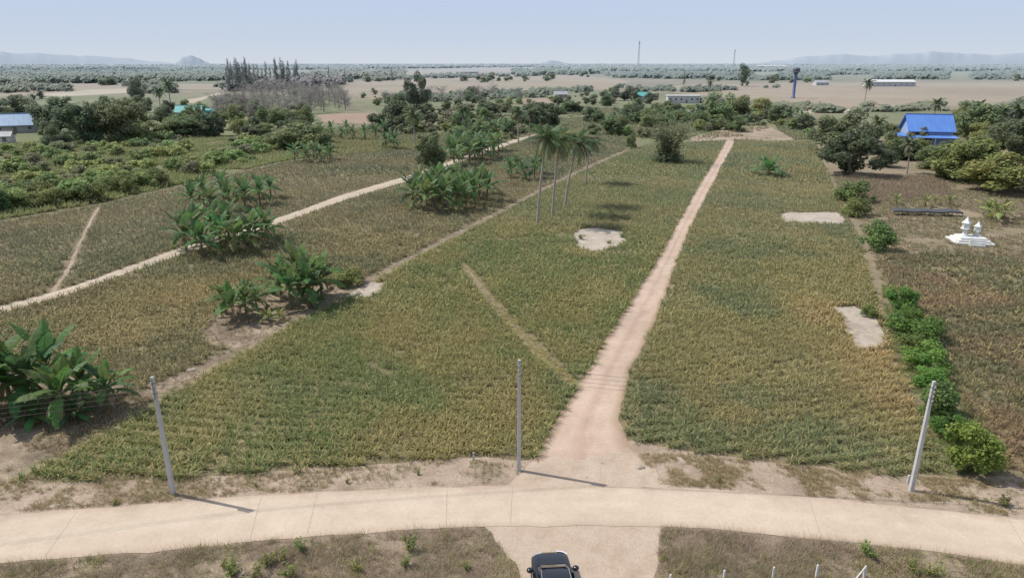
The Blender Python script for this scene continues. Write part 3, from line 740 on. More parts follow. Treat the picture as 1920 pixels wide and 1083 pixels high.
def frond(mb, org, az, e0, L, droop, cols, r, nl=26, ll=.85, lw=.075):
    ca, sa = math.cos(az), math.sin(az); n = 8; p = Vector(org); pts = [p]; ds = []
    for i in range(n):
        e = e0-droop*((i+.5)/n); d = Vector((ca*math.cos(e), sa*math.cos(e), math.sin(e))); ds.append(d); p = p+d*(L/n); pts.append(p)
    mb.tube([pts[0], pts[2], pts[4], pts[6], pts[8]], [.06, .045, .035, .02, .008], 4, False, col=(.22, .21, .09))
    side = Vector((-sa, ca, 0)); base = [cols[0][k]+(cols[1][k]-cols[0][k])*r.random() for k in range(3)]
    for j in range(nl):
        s = .12+.88*j/nl; f = s*n; i = min(n-1, int(f)); q = pts[i].lerp(pts[i+1], f-i); d = ds[i]
        l = ll*(.45+.55*math.sin(math.pi*min(1, .15+s*.85)))*(.85+.3*r.random())
        for sg in (-1, 1):
            dv = (side*sg*.8+d*.55+Vector((0, 0, -.25-.35*r.random()))).normalized(); w = d*lw
            m = q+dv*l*.55; e = q+dv*l+Vector((0, 0, -.22*l))
            k = .8+.4*r.random(); c = tuple(b*k for b in base)
            mb.add([q-w*.5, q+w*.5, m+w*.5, m-w*.5, e], [(0, 1, 2, 3), (3, 2, 4)], c)
def coconut(seed, h, lean, nf=22, Lf=3.7, lw=.10, pal=((.07, .115, .034), (.145, .19, .055)), rad=.20, nuts=True):
    r = random.Random(seed); t = MB(); c = MB(); dd = MB(); a = lean[1]
    pts = []; rd_ = []
    for i in range(9):
        s = i/8; o = lean[0]*(s**1.6); pts.append((math.cos(a)*o, math.sin(a)*o, h*s-.1*(i == 0))); rd_.append(rad*(1.35 if i == 0 else 1-.38*s))
    t.tube(pts, rd_, 8)
    top = Vector(pts[-1])
    for i in range(nf):
        k = i/(nf-1); frond(c, top+Vector((0, 0, .1)), i*2.4+r.uniform(-.2, .2), R(-25+100*k), Lf*(.85+.25*r.random())*(1-.25*(k > .9)), R(75-25*k), pal, r, lw=lw)
    for i in range(4):
        frond(dd, top-Vector((0, 0, .1)), r.uniform(0, 6.28), R(-45), Lf*.75, R(40), ((.24, .19, .1), (.32, .24, .13)), r, 14, lw=lw)
    out = [('trunk', t.mesh('trunk', M['palmbark'])), ('fronds', c.mesh('fronds', M['palm'])), ('dead_fronds', dd.mesh('dead_fronds', M['dry']))]
    if nuts:
        nn = MB()
        for i in range(8):
            th = r.uniform(0, 6.28); nn.lathe([(.02, -.14), (.11, -.08), (.14, 0), (.11, .1), (.02, .15)], 8, (top.x+math.cos(th)*.28, top.y+math.sin(th)*.28, top.z-.25-.2*r.random()))
        out.append(('coconuts', nn.mesh('coconuts', M['stem'])))
    return out
PROTO['palmA'] = [coconut(400, 12.6, (1.2, .3), 24, 4.0)]
PROTO['palmB'] = [coconut(401, 11.6, (1.0, .2), 24, 4.0)]
PROTO['palmC'] = [coconut(402, 10.6, (1.9, .25), 26, 4.2)]
PROTO['palmfar'] = [coconut(410+i, 9, (.5, i*2.), 16, 3.6, .18, rad=.24, nuts=False) for i in range(3)]

# ---------------------------------------------------------------- place the vegetation
def T(kind, name, label, cat, u, vb, vt, wpx, hw, group=None, rz=None):
    p = P(u, vb); d = p.y; h = max(.5, z_at(vt, d)); w = wpx/ppm(p)
    return place(kind, name, label, cat, group, p, (w/hw[1], w/hw[1], h/hw[0]), rz)
def B(spots, where, kind='banana', k=5.0, group=None):
    for u, v, h in spots:
        s = h/k*random.uniform(.94, 1.06); place(kind, 'banana_plant', where, 'banana plant', group or where.replace('banana plant', 'banana plants'), P(u, v), (s, s, s))
B([(62, 772, 5.6), (122, 790, 4.9), (22, 760, 5.4), (160, 762, 4.4), (100, 746, 5.8), (-30, 775, 6.0), (-5, 792, 4.6)], 'tall banana plant in the big clump at the left edge of the foreground')
B([(205, 768, 3.8)], 'smaller banana plant at the right side of the big left clump')
B([(70, 792, 2.6), (140, 786, 2.4)], 'low young banana plant at the foot of the big left clump', 'lowbanana')
B([(440, 602, 3.7), (462, 592, 3.4), (424, 590, 3.4), (482, 580, 3.0)], 'low banana plant in the small clump on the ditch path, left of the taller one')
B([(505, 606, 1.7), (525, 600, 1.5)], 'tiny banana sucker between the two clumps on the ditch path', 'youngbanana')
B([(545, 578, 5.0), (578, 574, 5.4), (604, 560, 4.8), (528, 560, 5.0), (562, 552, 5.6)], 'banana plant in the clump on the ditch path beside the yellow bush')
B([(590, 572, 2.6)], 'low young banana plant at the foot of the clump beside the yellow bush', 'lowbanana')
B([(350, 472, 5.4), (382, 484, 5.2), (415, 470, 5.4), (445, 478, 5.2), (474, 466, 5.0), (503, 458, 4.7), (368, 455, 5.4), (430, 452, 5.4), (480, 446, 5.0), (400, 446, 5.4)], 'banana plant in the front clump on the pale farm track')
B([(362, 398, 5.2), (398, 404, 5.2), (430, 396, 5.4), (460, 390, 5.2), (488, 384, 5.0), (508, 372, 4.6), (385, 386, 5.4), (420, 376, 5.2), (455, 374, 5.0)], 'banana plant in the rear clump behind the pale farm track')
B([(775, 388, 5.8), (800, 396, 6.0), (830, 398, 6.2), (860, 394, 6.0), (890, 386, 6.0), (914, 378, 5.6), (788, 374, 6.0), (842, 380, 6.2), (872, 372, 6.0), (820, 366, 6.0), (852, 362, 5.8), (900, 364, 5.6), (808, 382, 6.0)], 'banana plant in the big clump left of the tall coconut palms')
B([(852, 312, 6.4), (880, 308, 6.8), (905, 302, 6.8), (925, 296, 6.4), (868, 298, 6.8), (895, 292, 6.6), (915, 286, 6.4), (845, 296, 6), (875, 284, 6.6), (935, 284, 6), (890, 300, 6.8), (860, 288, 6.6)], 'banana plant in the thicket beyond the big clump, beside the very dark tree')
B([(958, 334, 4.6), (980, 338, 4.8), (1002, 335, 4.8), (1012, 327, 4.2), (968, 326, 4.6)], 'banana plant in the round clump just left of the palm trunks')
B([(553, 302, 4.8), (575, 306, 4.8), (600, 306, 5.0), (620, 301, 4.6), (588, 298, 5.0)], 'banana plant in the small clump below the olive spreading tree')
B([(724, 278, 5.0), (740, 280, 5.2), (730, 270, 5.0)], 'banana plant in the little group left of the very dark tree')
B([(622, 258, 5), (642, 262, 5), (662, 262, 5), (684, 263, 5), (704, 258, 5), (720, 252, 5), (650, 252, 5), (600, 252, 4.6)], 'banana plant in the row in front of the reddish field')
B([(870, 262, 6), (890, 265, 6), (910, 262, 6), (930, 258, 6), (950, 255, 6), (900, 252, 6), (940, 250, 5.6), (880, 250, 5.6)], 'banana plant in the belt behind the thicket')
B([(1130+i*11+random.uniform(-6, 6), 228+random.uniform(-8, 12), 5) for i in range(16)], 'banana plant in the scattered belt left of the far end of the dirt track')
B([(1395+i*11+random.uniform(-6, 6), 222+random.uniform(-8, 14), 5) for i in range(12)], 'banana plant in the grove beyond the far end of the dirt track')
B([(1866, 418, 4.6), (1850, 408, 4.0), (1882, 410, 3.8)], 'yellow green banana plant behind the white shrine', 'youngbanana')
B([(1735, 388, 2.6), (1680, 384, 2.4), (1780, 386, 2.4), (1752, 384, 2.2)], 'low yellowish banana plant beside the black net frame', 'youngbanana')
place('lowbanana', 'banana_plant', 'lone low spreading banana plant in the upper part of the right field', 'banana plant', None, P(1440, 330), (1.5, 1.5, 1.35))
place('lowbanana', 'banana_plant', 'small low leafy plant just right of the lone spreading banana', 'banana plant', None, P(1468, 334), (.55, .55, .35))
for kd, u, v, l in (('palmA', 1008, 421, 'tall coconut palm with the nearest trunk of the three in the field'), ('palmB', 1036, 403, 'coconut palm with the middle trunk of the three in the field'), ('palmC', 1060, 387, 'leaning coconut palm, rightmost of the three in the field')):
    place(kd, 'coconut_palm', l, 'coconut palm', 'coconut palms in the middle field', P(u, v), rz=0)
place('palmB', 'coconut_palm', 'coconut palm crown just right of and behind the leaning palm', 'coconut palm', 'coconut palms in the middle field', P(1098, 345), (1, 1, .72), .3)
for u, vb, vt, l in ((868, 262, 200, 'coconut palm rising above the banana thicket'), (972, 268, 205, 'left coconut palm of the pair behind the tall field palms'), (992, 262, 208, 'right coconut palm of the pair behind the tall field palms'),
                     (778, 275, 210, 'coconut palm left of the very dark tree'), (322, 210, 152, 'tallest coconut palm on the left, near the teal roof'), (302, 212, 165, 'coconut palm beside the tallest one on the left'), (215, 262, 215, 'coconut palm among the dark trees on the left'),
                     (1700, 325, 262, 'coconut palm in front of the blue roofed house'), (1746, 240, 188, 'coconut palm behind the blue roofed house'), (1826, 255, 192, 'left coconut palm right of the blue house'), (1866, 262, 200, 'right coconut palm right of the blue house'), (1640, 280, 220, 'coconut palm left of the blue house'),
                     (1620, 196, 150, 'lone coconut palm standing in the tan field'), (1328, 180, 152, 'coconut palm behind the white flat building'), (1475, 245, 205, 'coconut palm below the water tower'), (1900, 255, 198, 'coconut palm near the right edge behind the mango trees')):
    p = P(u, vb); h = max(4, z_at(vt, p.y)); k = h/10.2; q = min(1.25, max(.8, k)); place('palmfar', 'coconut_palm', l, 'coconut palm', 'coconut palms among the far trees', p, (q, q, k))
D88 = (8, 8)
for kd, u, vb, vt, w, l in (
    ('dark', 1580, 285, 204, 115, 'large dark tree left of the blue roofed house, rear one'), ('dark', 1598, 328, 240, 112, 'large dark tree nearest the right field'), ('mid', 1548, 262, 218, 50, 'small tree at the left of the dark trees by the blue house'),
    ('mango', 1818, 338, 246, 160, 'round yellow green mango tree right of the blue house'), ('mango', 1878, 360, 278, 165, 'bright round mango tree at the right edge above the shrine'), ('mango', 1776, 335, 276, 80, 'small mango tree in front of the big one'),
    ('dark', 1905, 300, 218, 110, 'dark tree behind the mango trees at the right edge'), ('mid', 1838, 262, 188, 110, 'tall feathery tree behind the mango trees'), ('mid', 1805, 250, 205, 50, 'tree just right of the blue roof'), ('dark', 1912, 252, 184, 90, 'dark tree farthest back at the right edge'), ('dark', 1650, 312, 270, 56, 'dark low tree below the blue house'),
    ('mid', 1742, 316, 268, 66, 'green tree in front of the blue house wall'), ('dark', 1706, 300, 266, 46, 'dark round tree against the front of the blue house'), ('mid', 1640, 265, 226, 50, 'green tree left of the blue roof'), ('mid', 1790, 300, 262, 44, 'small tree at the right front corner of the blue house'),
    ('dark', 806, 320, 242, 66, 'very dark dense tree in the middle of the banana groups'), ('dark', 748, 245, 188, 66, 'dark tree left of the very dark tree'), ('mid', 765, 235, 196, 50, 'green tree beside the dark tree in the middle distance'), ('dark', 783, 205, 132, 44, 'tall slender dark tree rising above the plain'),
    ('mid', 560, 278, 224, 118, 'wide olive spreading tree behind the small banana clump'), ('lite', 604, 268, 235, 60, 'pale tree right of the olive spreading tree'),
    ('dark', 1000, 240, 190, 70, 'dark tree behind the pair of palms, left one'), ('dark', 1030, 236, 194, 50, 'dark tree behind the pair of palms, right one'), ('lite', 1215, 240, 202, 42, 'bright green tree left of the loose bamboo'), ('mid', 1110, 255, 232, 30, 'low tree above the end of the middle field'),
    ('lite', 1345, 232, 172, 70, 'bright bushy tree right of the white flat building'), ('mid', 1385, 228, 176, 60, 'green bushy tree beyond the end of the dirt track'), ('lite', 1425, 222, 184, 50, 'pale bushy tree left of the water tower'), ('mid', 1455, 232, 196, 50, 'green tree just below the water tower'),
    ('mid', 1392, 162, 120, 32, 'tall grey green tree on the far side of the tan field'),
    ('dark', 112, 250, 175, 90, 'tall dark tree at the left behind the scrub'), ('dark', 160, 270, 192, 90, 'broad dark tree at the left next to the tall one'), ('mid', 232, 268, 182, 105, 'broad green tree left of the palms near the teal roof'), ('dark', 260, 190, 140, 36, 'slim dark tree standing alone at the far left'), ('mid', 200, 235, 180, 60, 'green tree behind the broad dark tree on the left'),
    ('mid', 342, 258, 216, 84, 'green tree in front of the teal roofed house'), ('dark', 380, 258, 226, 50, 'small dark tree right of the teal roofed house'), ('dark', 36, 218, 178, 60, 'dark tree behind the grey blue roof at the far left'), ('mid', 92, 264, 228, 44, 'green tree right of the grey blue roof'), ('mid', -10, 225, 180, 60, 'tree cut by the left edge behind the grey blue roof'),
    ('lite', 290, 262, 226, 60, 'pale tree among the left palms'), ('dark', 470, 262, 235, 50, 'small dark tree behind the scrub left of the olive tree'), ('mid', 500, 258, 228, 50, 'small green tree left of the olive spreading tree')):
    T(kd, 'broadleaf_tree', l, 'tree', u, vb, vt, w, (9, 9) if kd == 'mango' else ((7, 7) if kd == 'lite' else D88))
T('bamboo', 'bamboo_clump', 'loose greyish bamboo clump at the top of the middle field', 'bamboo', 1250, 305, 222, 76, (10, 6.5))
T('bush', 'shrub', 'small round bush at the top left of the middle field', 'bush', 1184, 279, 249, 22, (2.2, 2.8))
# hedge on the right
for kd, u, vb, vt, w, l in (('bushvivid', 1682, 583, 535, 66, 'topmost green bush of the hedge on the right'), ('bushvivid', 1712, 636, 584, 94, 'second large green bush from the top of the hedge'), ('bushvivid', 1695, 608, 568, 56, 'small green bush between the two top bushes of the hedge'), ('bushvivid', 1732, 690, 640, 84, 'third large green bush from the top of the hedge'), ('bush', 1720, 662, 624, 60, 'small dull bush in the middle of the hedge'), ('bushvivid', 1744, 728, 686, 72, 'green bush right above the dull bush beside the right pole'), ('bush', 1748, 710, 678, 50, 'small dull bush tucked behind the lower hedge'),
                            ('bush', 1760, 782, 708, 100, 'dull green bush beside the right utility pole'), ('bushvivid', 1800, 880, 786, 112, 'large round green bush at the bottom of the hedge'), ('bush', 1626, 592, 570, 32, 'tiny bush above the sandy patch by the hedge'),
                            ('bush', 1605, 378, 335, 76, 'upper bush on the right edge of the right field'), ('bush', 1608, 405, 368, 56, 'second bush on the right edge of the right field'), ('bush', 1640, 468, 408, 66, 'dark rounded bush left of the shrine'), ('bushlite', 1668, 560, 532, 28, 'tiny pale bush at the top of the hedge'), ('bushvivid', 1780, 822, 776, 66, 'low green bush just above the large bottom bush')):
    T(kd, 'hedge_bush', l, 'bush', u, vb, vt, w, (2.2, 2.6))
T('bushlite', 'shrub', 'yellow green bush at the right end of the ditch path bananas', 'bush', 655, 532, 500, 66, (2.2, 2.6))
for u, v, s, l in ((440, 1078, 1.1, 'leafy green weed at the bottom left, leftmost'), (505, 1062, 1.0, 'leafy green weed at the bottom left, in the middle of three'), (565, 1032, .9, 'pale green weed at the bottom left close to the road'), (475, 1090, 1.2, 'low green weed at the bottom edge'), (545, 1080, 1.0, 'green weed at the bottom edge below the pale one'), (530, 1052, .8, 'straggly weed beside the pale weed at the bottom left'), (420, 1062, .6, 'small weed left of the leafy green weeds'),
                   (770, 1035, 1.1, 'tall thin weed left of the driveway'), (760, 1062, .8, 'olive weed below the tall thin one'), (875, 1068, .6, 'small weed left of the black car'), (665, 1070, .7, 'weed midway along the left brush'), (1628, 1042, 1.2, 'green weed in the right brush close to the road'), (1705, 1070, .9, 'yellowish weed at the bottom right'), (1745, 1078, .9, 'weed at the bottom right beside the yellowish one'), (1885, 950, .9, 'olive weed on the verge at the right edge'),
                   (785, 890, .4, 'tiny weed on the verge in the middle'), (1350, 905, .5, 'tiny weed on the verge right of the dirt track'), (215, 945, .45, 'tiny weed on the verge left of the left pole'), (480, 912, .4, 'tiny weed on the verge right of the left pole'), (650, 905, .4, 'tiny weed on the verge left of the middle pole'), (1240, 1050, .5, 'small weed on the right edge of the driveway')):
    place('weed', 'weed', l, 'weed', 'weeds along the road', P(u, v), (s*1.2, s*1.2, s*.85))
for u, v, s in ((1165, 445, 1.0), (1172, 438, .8), (1088, 448, .9), (1142, 456, .6), (1080, 456, .6)):
    place('weed', 'weed', 'green weed at the rim of the sandy patch in the middle field', 'weed', 'weeds around the sandy patch', P(u, v), (s*1.8, s*1.8, s*.9))
# scattered vegetation
CW = CLEAR
def scat(poly, n, fn, seed, mind=9, clump=0, avoid=None):
    q = random.Random(seed); out = []; xs = [p[0] for p in poly]; ys = [p[1] for p in poly]; tries = 0
    while len(out) < n and tries < 9000:
        tries += 1; u = q.uniform(min(xs), max(xs)); v = q.uniform(min(ys), max(ys))
        if clump and float(vn(u, v*4, 75, seed)) < clump: continue
        if avoid and pip(np.array([u]), np.array([v]), avoid)[0] and q.random() < .85: continue
        if pip(np.array([u]), np.array([v]), poly)[0] and all((u-a)**2+((v-b)*2)**2 > mind*mind for a, b in out): out.append((u, v))
    out.sort(key=lambda t: t[1])
    for u, v in out: fn(u, v, q)
def scrub(u, v, q):
    kd = q.choice(['bushfargreen', 'bushfargreen', 'bushfargreen', 'bushfar']); s = q.uniform(.5, 1.3)
    place(kd, 'shrub', 'leafy green shrub scattered on the scrubland at the left', 'shrub', 'shrubs on the left scrubland', P(u, v), (s*1.35, s*1.35, s*1.0))
scat([(-40, 300), (0, 285), (300, 262), (530, 272), (500, 300), (340, 338), (180, 360), (-40, 395)], 105, scrub, 21, 13, .3)
def fronts(u, v, q):
    s = q.uniform(.75, 1.2); place('bushlite' if q.random() < .65 else 'bush', 'shrub', 'dense green shrub in the front row bordering the far left pineapple field', 'shrub', 'front row of left shrubs', P(u, v), (s*2.2, s*2.2, s*1.8))
scat([(-30, 392), (0, 382), (100, 368), (200, 352), (290, 336), (330, 338), (200, 374), (0, 404)], 22, fronts, 22, 18)
def midbush(u, v, q):
    kd = q.choice(['bushfar', 'bushfargreen', 'mid', 'mid', 'dark', 'lite', 'bushfar']); s = q.uniform(.6, 1.5)
    if kd in ('mid', 'dark', 'lite'): s *= .58
    place(kd, 'shrub', 'bushy shrub or small tree in the mixed greenery of the middle distance', 'shrub', 'mixed greenery in the middle distance', P(u, v), (s*1.35, s*1.35, s*.95))
scat([(690, 250), (760, 215), (900, 195), (1080, 188), (1320, 198), (1480, 207), (1530, 250), (1440, 262), (1340, 256), (1200, 258), (1000, 250), (940, 270), (800, 262)], 170, midbush, 23, 11, .33, CLEAR)
def leftmid(u, v, q):
    kd = q.choice(['mid', 'dark', 'lite', 'bushfar', 'mid']); s = q.uniform(.5, 1.05)
    place(kd, 'broadleaf_tree', 'small tree in the belt of trees behind the left scrubland', 'tree', 'tree belt behind the left scrubland', P(u, v), (s*1.15, s*1.15, s))
scat([(90, 262), (100, 245), (200, 205), (300, 195), (420, 205), (580, 225), (600, 258), (450, 255), (300, 268), (100, 280)], 56, leftmid, 24, 16, .25)
def rightmid(u, v, q):
    kd = q.choice(['mid', 'dark', 'lite', 'mango', 'mid']); s = q.uniform(.5, .95)
    place(kd, 'broadleaf_tree', 'small tree in the grove around the blue house on the right', 'tree', 'grove around the blue house', P(u, v), (s*1.15, s*1.15, s))
scat([(1550, 252), (1620, 230), (1650, 250), (1790, 250), (1800, 212), (1940, 205), (1960, 320), (1800, 300), (1770, 312), (1640, 300)], 30, rightmid, 25, 20)
# bare trees and casuarinas
def barefn(u, v, q):
    s = q.uniform(.55, 1.15); place('bare', 'bare_tree', 'leafless greyish tree in the dry stand on the left of the plain', 'tree', 'stand of leafless trees', P(u, v), (s*1.35, s*1.35, s))
scat([(405, 232), (418, 190), (470, 176), (560, 170), (640, 182), (655, 205), (590, 214), (500, 230)], 90, barefn, 26, 5)
scat([(690, 192), (800, 184), (960, 182), (1010, 190), (900, 198), (760, 205)], 10, barefn, 36, 22)
def casfn(u, v, q):
    s = q.uniform(.7, 1.1); place('casuarina', 'casuarina_tree', 'tall feathery casuarina in the row rising above the horizon on the left', 'tree', 'row of tall casuarinas', P(u, v), (s*1.3, s*1.3, s))
scat([(424, 166), (560, 160), (560, 166), (430, 174)], 32, casfn, 27, 3)
for u, vb, s in ((618, 158, .75), (648, 160, .7), (735, 152, .7), (1282, 160, .6)):
    place('casuarina', 'casuarina_tree', 'lone tall feathery tree in the distance', 'tree', 'lone tall feathery trees', P(u, vb), (s*1.2, s*1.2, s))
def rowfn(u, v, q):
    s = q.uniform(.4, 1.0); place(q.choice(['dark', 'mid', 'mid', 'bushfar']), 'broadleaf_tree', 'round dark tree scattered along the near edge of the tan plain', 'tree', 'round trees on the tan plain', P(u, v), (s*1.15, s*1.15, s*.95))
scat([(690, 194), (760, 182), (840, 178), (940, 174), (950, 184), (860, 200), (720, 205)], 26, rowfn, 28, 8, .45)
scat([(1060, 190), (1090, 176), (1200, 172), (1240, 184), (1160, 194)], 20, rowfn, 29, 8, .4)
def farfn(u, v, q):
    s = q.uniform(.5, 1.2); place(q.choice(['mid', 'mid', 'lite']), 'broadleaf_tree', 'distant round tree dotted over the far side of the plain', 'tree', 'distant dotted trees', P(u, v), (s*1.7, s*1.7, s))
scat([(0, 156), (400, 146), (640, 150), (1000, 139), (1300, 150), (1920, 146), (1920, 157), (1500, 160), (1100, 152), (700, 160), (300, 166), (0, 172)], 60, farfn, 30, 6, .55)
for u, v in ((1455, 152), (1448, 156), (1905, 152), (690, 150), (920, 150)):
    place('lite', 'broadleaf_tree', 'distant yellowish tree at the far side of the plain', 'tree', 'distant yellowish trees', P(u, v), (1.5, 1.5, 1.3))

# ---------------------------------------------------------------- far woods (stuff)
def woods(name, poly, n, hr, wr, pal, label, seed, nl=28, clump=0):
    r = np.random.default_rng(seed); xs = [p[0] for p in poly]; ys = [p[1] for p in poly]
    u = r.uniform(min(xs), max(xs), n*8); v = r.uniform(min(ys), max(ys), n*8); k = pip(u, v, poly)
    if clump: k &= vn(u, v*5, 60, seed) > clump
    u = u[k][:n]; v = v[k][:n]
    Vs = []; Cs = []; pa = np.array(pal)
    for a, b in zip(u, v):
        p = P(a, b); h = r.uniform(*hr)*(.6+.7*float(vn(a, b*4, 35, seed+4))); w = r.uniform(*wr); t = float(fbm(a, b*6, 60, seed))*.85+.15*r.random()
        d = r.normal(size=(nl, 3)); d /= np.linalg.norm(d, axis=1, keepdims=True)
        pos = np.array([p.x, p.y, h*.45])+d*np.array([w/2, w/2, h*.5])*(.4+.65*r.random((nl, 1)))
        nr = d*.5+r.normal(size=(nl, 3))*.2; nr[:, 2] += 1.0; nr[:, 0] -= .5; nr[:, 1] -= .5
        Vs.append(leaf_quads(pos, nr, w*.42*(.6+.8*r.random(nl)), .8, r))
        tt = np.clip(t+r.normal(size=nl)*.1, 0, 1)[:, None]; Cs.append((pa[0]*(1-tt)+pa[1]*tt)*(.92+.16*r.random((nl, 1))))
    tag(link(name, quads_mesh(name, np.concatenate(Vs), np.concatenate(Cs), M['leaf'])), label, 'woodland', kind='stuff')
FW = [(.09, .135, .06), (.18, .205, .09)]
woods('far_woodland', [(-100, 130), (420, 126), (430, 140), (420, 152), (200, 156), (-100, 160)], 2600, (5, 10), (7, 14), FW, 'far wood at the left below the blue mountains', 41)
woods('far_woodland', [(-150, 121.5), (600, 121), (1000, 121), (1000, 126), (600, 131), (-150, 132)], 3200, (7, 13), (14, 28), FW, 'hazy wooded band along the horizon at the left and centre', 42)
woods('far_woodland', [(1000, 121), (2100, 121), (2100, 133), (1500, 135), (1130, 134), (1000, 127)], 4000, (7, 13), (13, 26), FW, 'hazy wooded band along the horizon at the right', 43)
woods('far_woodland', [(1120, 136), (1400, 138), (1920, 136), (2050, 138), (2050, 150), (1700, 149), (1400, 151), (1150, 146)], 1700, (4, 9), (7, 15), FW, 'wood on the far side of the tan plain at the right', 44, 28, .3)
woods('far_woodland', [(600, 132), (760, 134), (760, 146), (640, 150), (560, 150)], 400, (7, 12), (8, 14), [(.14, .15, .085), (.23, .22, .13)], 'pale dry wood right of the tall casuarinas', 45)
woods('far_woodland', [(430, 150), (640, 148), (640, 164), (430, 172)], 220, (7, 12), (7, 12), [(.17, .15, .12), (.25, .22, .17)], 'brownish dry wood around the feet of the tall casuarinas', 46)
woods('far_woodland', [(960, 132), (1130, 130), (1130, 140), (1000, 143), (960, 140)], 300, (7, 12), (8, 16), FW, 'dark wood in the centre of the horizon', 47)
woods('tree_belt', [(640, 150), (800, 143), (1000, 140), (1010, 144), (800, 148), (650, 156)], 150, (4, 8), (6, 12), FW, 'broken tree belt crossing the tan plain in the centre', 48, 30, .5)
woods('tree_belt', [(-60, 166), (200, 160), (420, 162), (420, 178), (260, 184), (100, 186), (-60, 190)], 170, (4, 8), (5, 10), FW, 'broken tree belt between the pale strips at the far left', 49, 34, .5)
woods('tree_belt', [(1290, 188), (1500, 201), (1700, 199), (2000, 194), (2000, 205), (1700, 209), (1540, 213), (1400, 208)], 180, (2, 4.5), (4, 8), [(.15, .175, .08), (.26, .25, .13)], 'low scrub belt along the near edge of the right tan plain', 50, 34, .45)
woods('tree_belt', [(660, 184), (840, 179), (1000, 174), (1100, 166), (1160, 170), (1010, 183), (840, 190), (700, 198)], 170, (2.5, 6), (4, 8), FW, 'scrub belt along the near edge of the central tan plain', 51, 34, .5)
woods('tree_belt', [(1160, 164), (1300, 168), (1480, 162), (1480, 165), (1300, 174), (1180, 172)], 50, (3, 6), (5, 9), FW, 'scrub belt crossing the tan plain behind the white building', 52, 34, .5)

# ---------------------------------------------------------------- mountains
def ridge(name, u0, u1, dist, prof, depth, mat, label, seed, cat='mountains'):
    n = 160; V = []; Fc = []; rows = 6
    for i in range(n+1):
        u = u0+(u1-u0)*i/n; x0 = (u-960)/F
        t = i/n; k = t*(len(prof)-1); a = int(min(len(prof)-2, k)); f = k-a; f = f*f*(3-2*f); v = prof[a]*(1-f)+prof[a+1]*f
        hz = (118-v)/F*dist*1.05
        hz = max(0, hz*(.86+.28*float(fbm(u, 0, 40, seed))+.10*float(vn(u, 3, 7, seed))))
        for j in range(rows+1):
            s = j/rows; y = dist+depth*s; z = hz*math.sin(s*math.pi/2)**.9*(1+.12*(float(vn(u, s*9, 12, seed+2))-.5)*(s < 1))
            V.append((x0*y, y, z-2))
    for i in range(n):
        for j in range(rows):
            q = i*(rows+1)+j; Fc.append((q, q+rows+1, q+rows+2, q+1))
    me = bpy.data.meshes.new(name); me.from_pydata(V, [], Fc); me.update()
    me.polygons.foreach_set('use_smooth', [True]*len(me.polygons))
    tag(link(name, me, mat), label, cat, kind='structure')
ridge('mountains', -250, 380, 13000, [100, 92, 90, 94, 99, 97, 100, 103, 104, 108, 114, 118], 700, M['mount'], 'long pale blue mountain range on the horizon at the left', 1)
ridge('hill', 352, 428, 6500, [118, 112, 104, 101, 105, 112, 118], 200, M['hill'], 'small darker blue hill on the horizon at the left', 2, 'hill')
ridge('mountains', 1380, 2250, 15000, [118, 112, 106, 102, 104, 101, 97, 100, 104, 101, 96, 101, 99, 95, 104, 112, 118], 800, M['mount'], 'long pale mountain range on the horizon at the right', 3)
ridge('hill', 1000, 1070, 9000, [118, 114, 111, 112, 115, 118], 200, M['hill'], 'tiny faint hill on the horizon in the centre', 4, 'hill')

# ---------------------------------------------------------------- buildings
def house(name, label, loc, rz, w, d, hw, hr, wall, roof, over=.6, wins=3, door=True, flat=False):
    e = empty(name, loc, rz); tag(e, label, 'house')
    m = MB(); m.box((0, 0, hw/2), (w, d, hw))
    if not flat:
        for s in (-1, 1):
            m.add([(s*w/2, -d/2, hw), (s*w/2, d/2, hw), (s*w/2, 0, hw+hr)], [(0, 1, 2) if s > 0 else (2, 1, 0)])
    m.build('wall', wall, e)
    r_ = MB()
    if flat: r_.box((0, 0, hw+.12), (w+over*2, d+over*2, .24))
    else:
        k = hr/(d/2); ye = d/2+over; ze = hw-k*over; th = .14
        for s in (-1, 1):
            nr = 10
            for i in range(nr):
                x0 = -w/2-over+(w+2*over)*i/nr; x1 = -w/2-over+(w+2*over)*(i+1)/nr-.02
                vs = [(x0, 0, hw+hr+.05), (x1, 0, hw+hr+.05), (x1, s*ye, ze+.05), (x0, s*ye, ze+.05), (x0, 0, hw+hr+.05+th), (x1, 0, hw+hr+.05+th), (x1, s*ye, ze+.05+th), (x0, s*ye, ze+.05+th)]
                r_.add(vs, [(0, 1, 2, 3), (7, 6, 5, 4), (0, 4, 5, 1), (1, 5, 6, 2), (2, 6, 7, 3), (3, 7, 4, 0)])
        r_.box((0, 0, hw+hr+.24), (w+2*over, .4, .1))
    r_.build('roof', roof, e)
    for i in range(wins):
        x = -w/2+w*(i+.5)/wins
        if door and i == wins//2:
            dm = MB(); dm.box((x, -d/2-.04, 1.05), (1.0, .06, 2.1)); dm.build('door', M['bark'], e); continue
        f = MB(); ww = min(1.4, w/wins*.5); hh = min(1.2, hw*.4); zc = hw*.55
        f.box((x, -d/2-.03, zc), (ww, .06, hh)); fo = f.build('window', M['white'], e)
        g = MB(); g.box((x, -d/2-.075, zc), (ww-.2, .02, hh-.2)); g.build('pane', M['darkwin'], fo)
    return e
p = P(1732, 270)
bh = house('blue_house', 'house with a big bright blue gable roof among the trees on the right', p, R(-12), 11.2, 8.4, 4.6, 3.9, M['bluewall'], M['blueroof'], .8, 5)
m = MB(); m.box((-8.2, -2.6, 1.25), (3.6, 3.6, 2.5)); m.build('annex', M['bluewall'], bh)
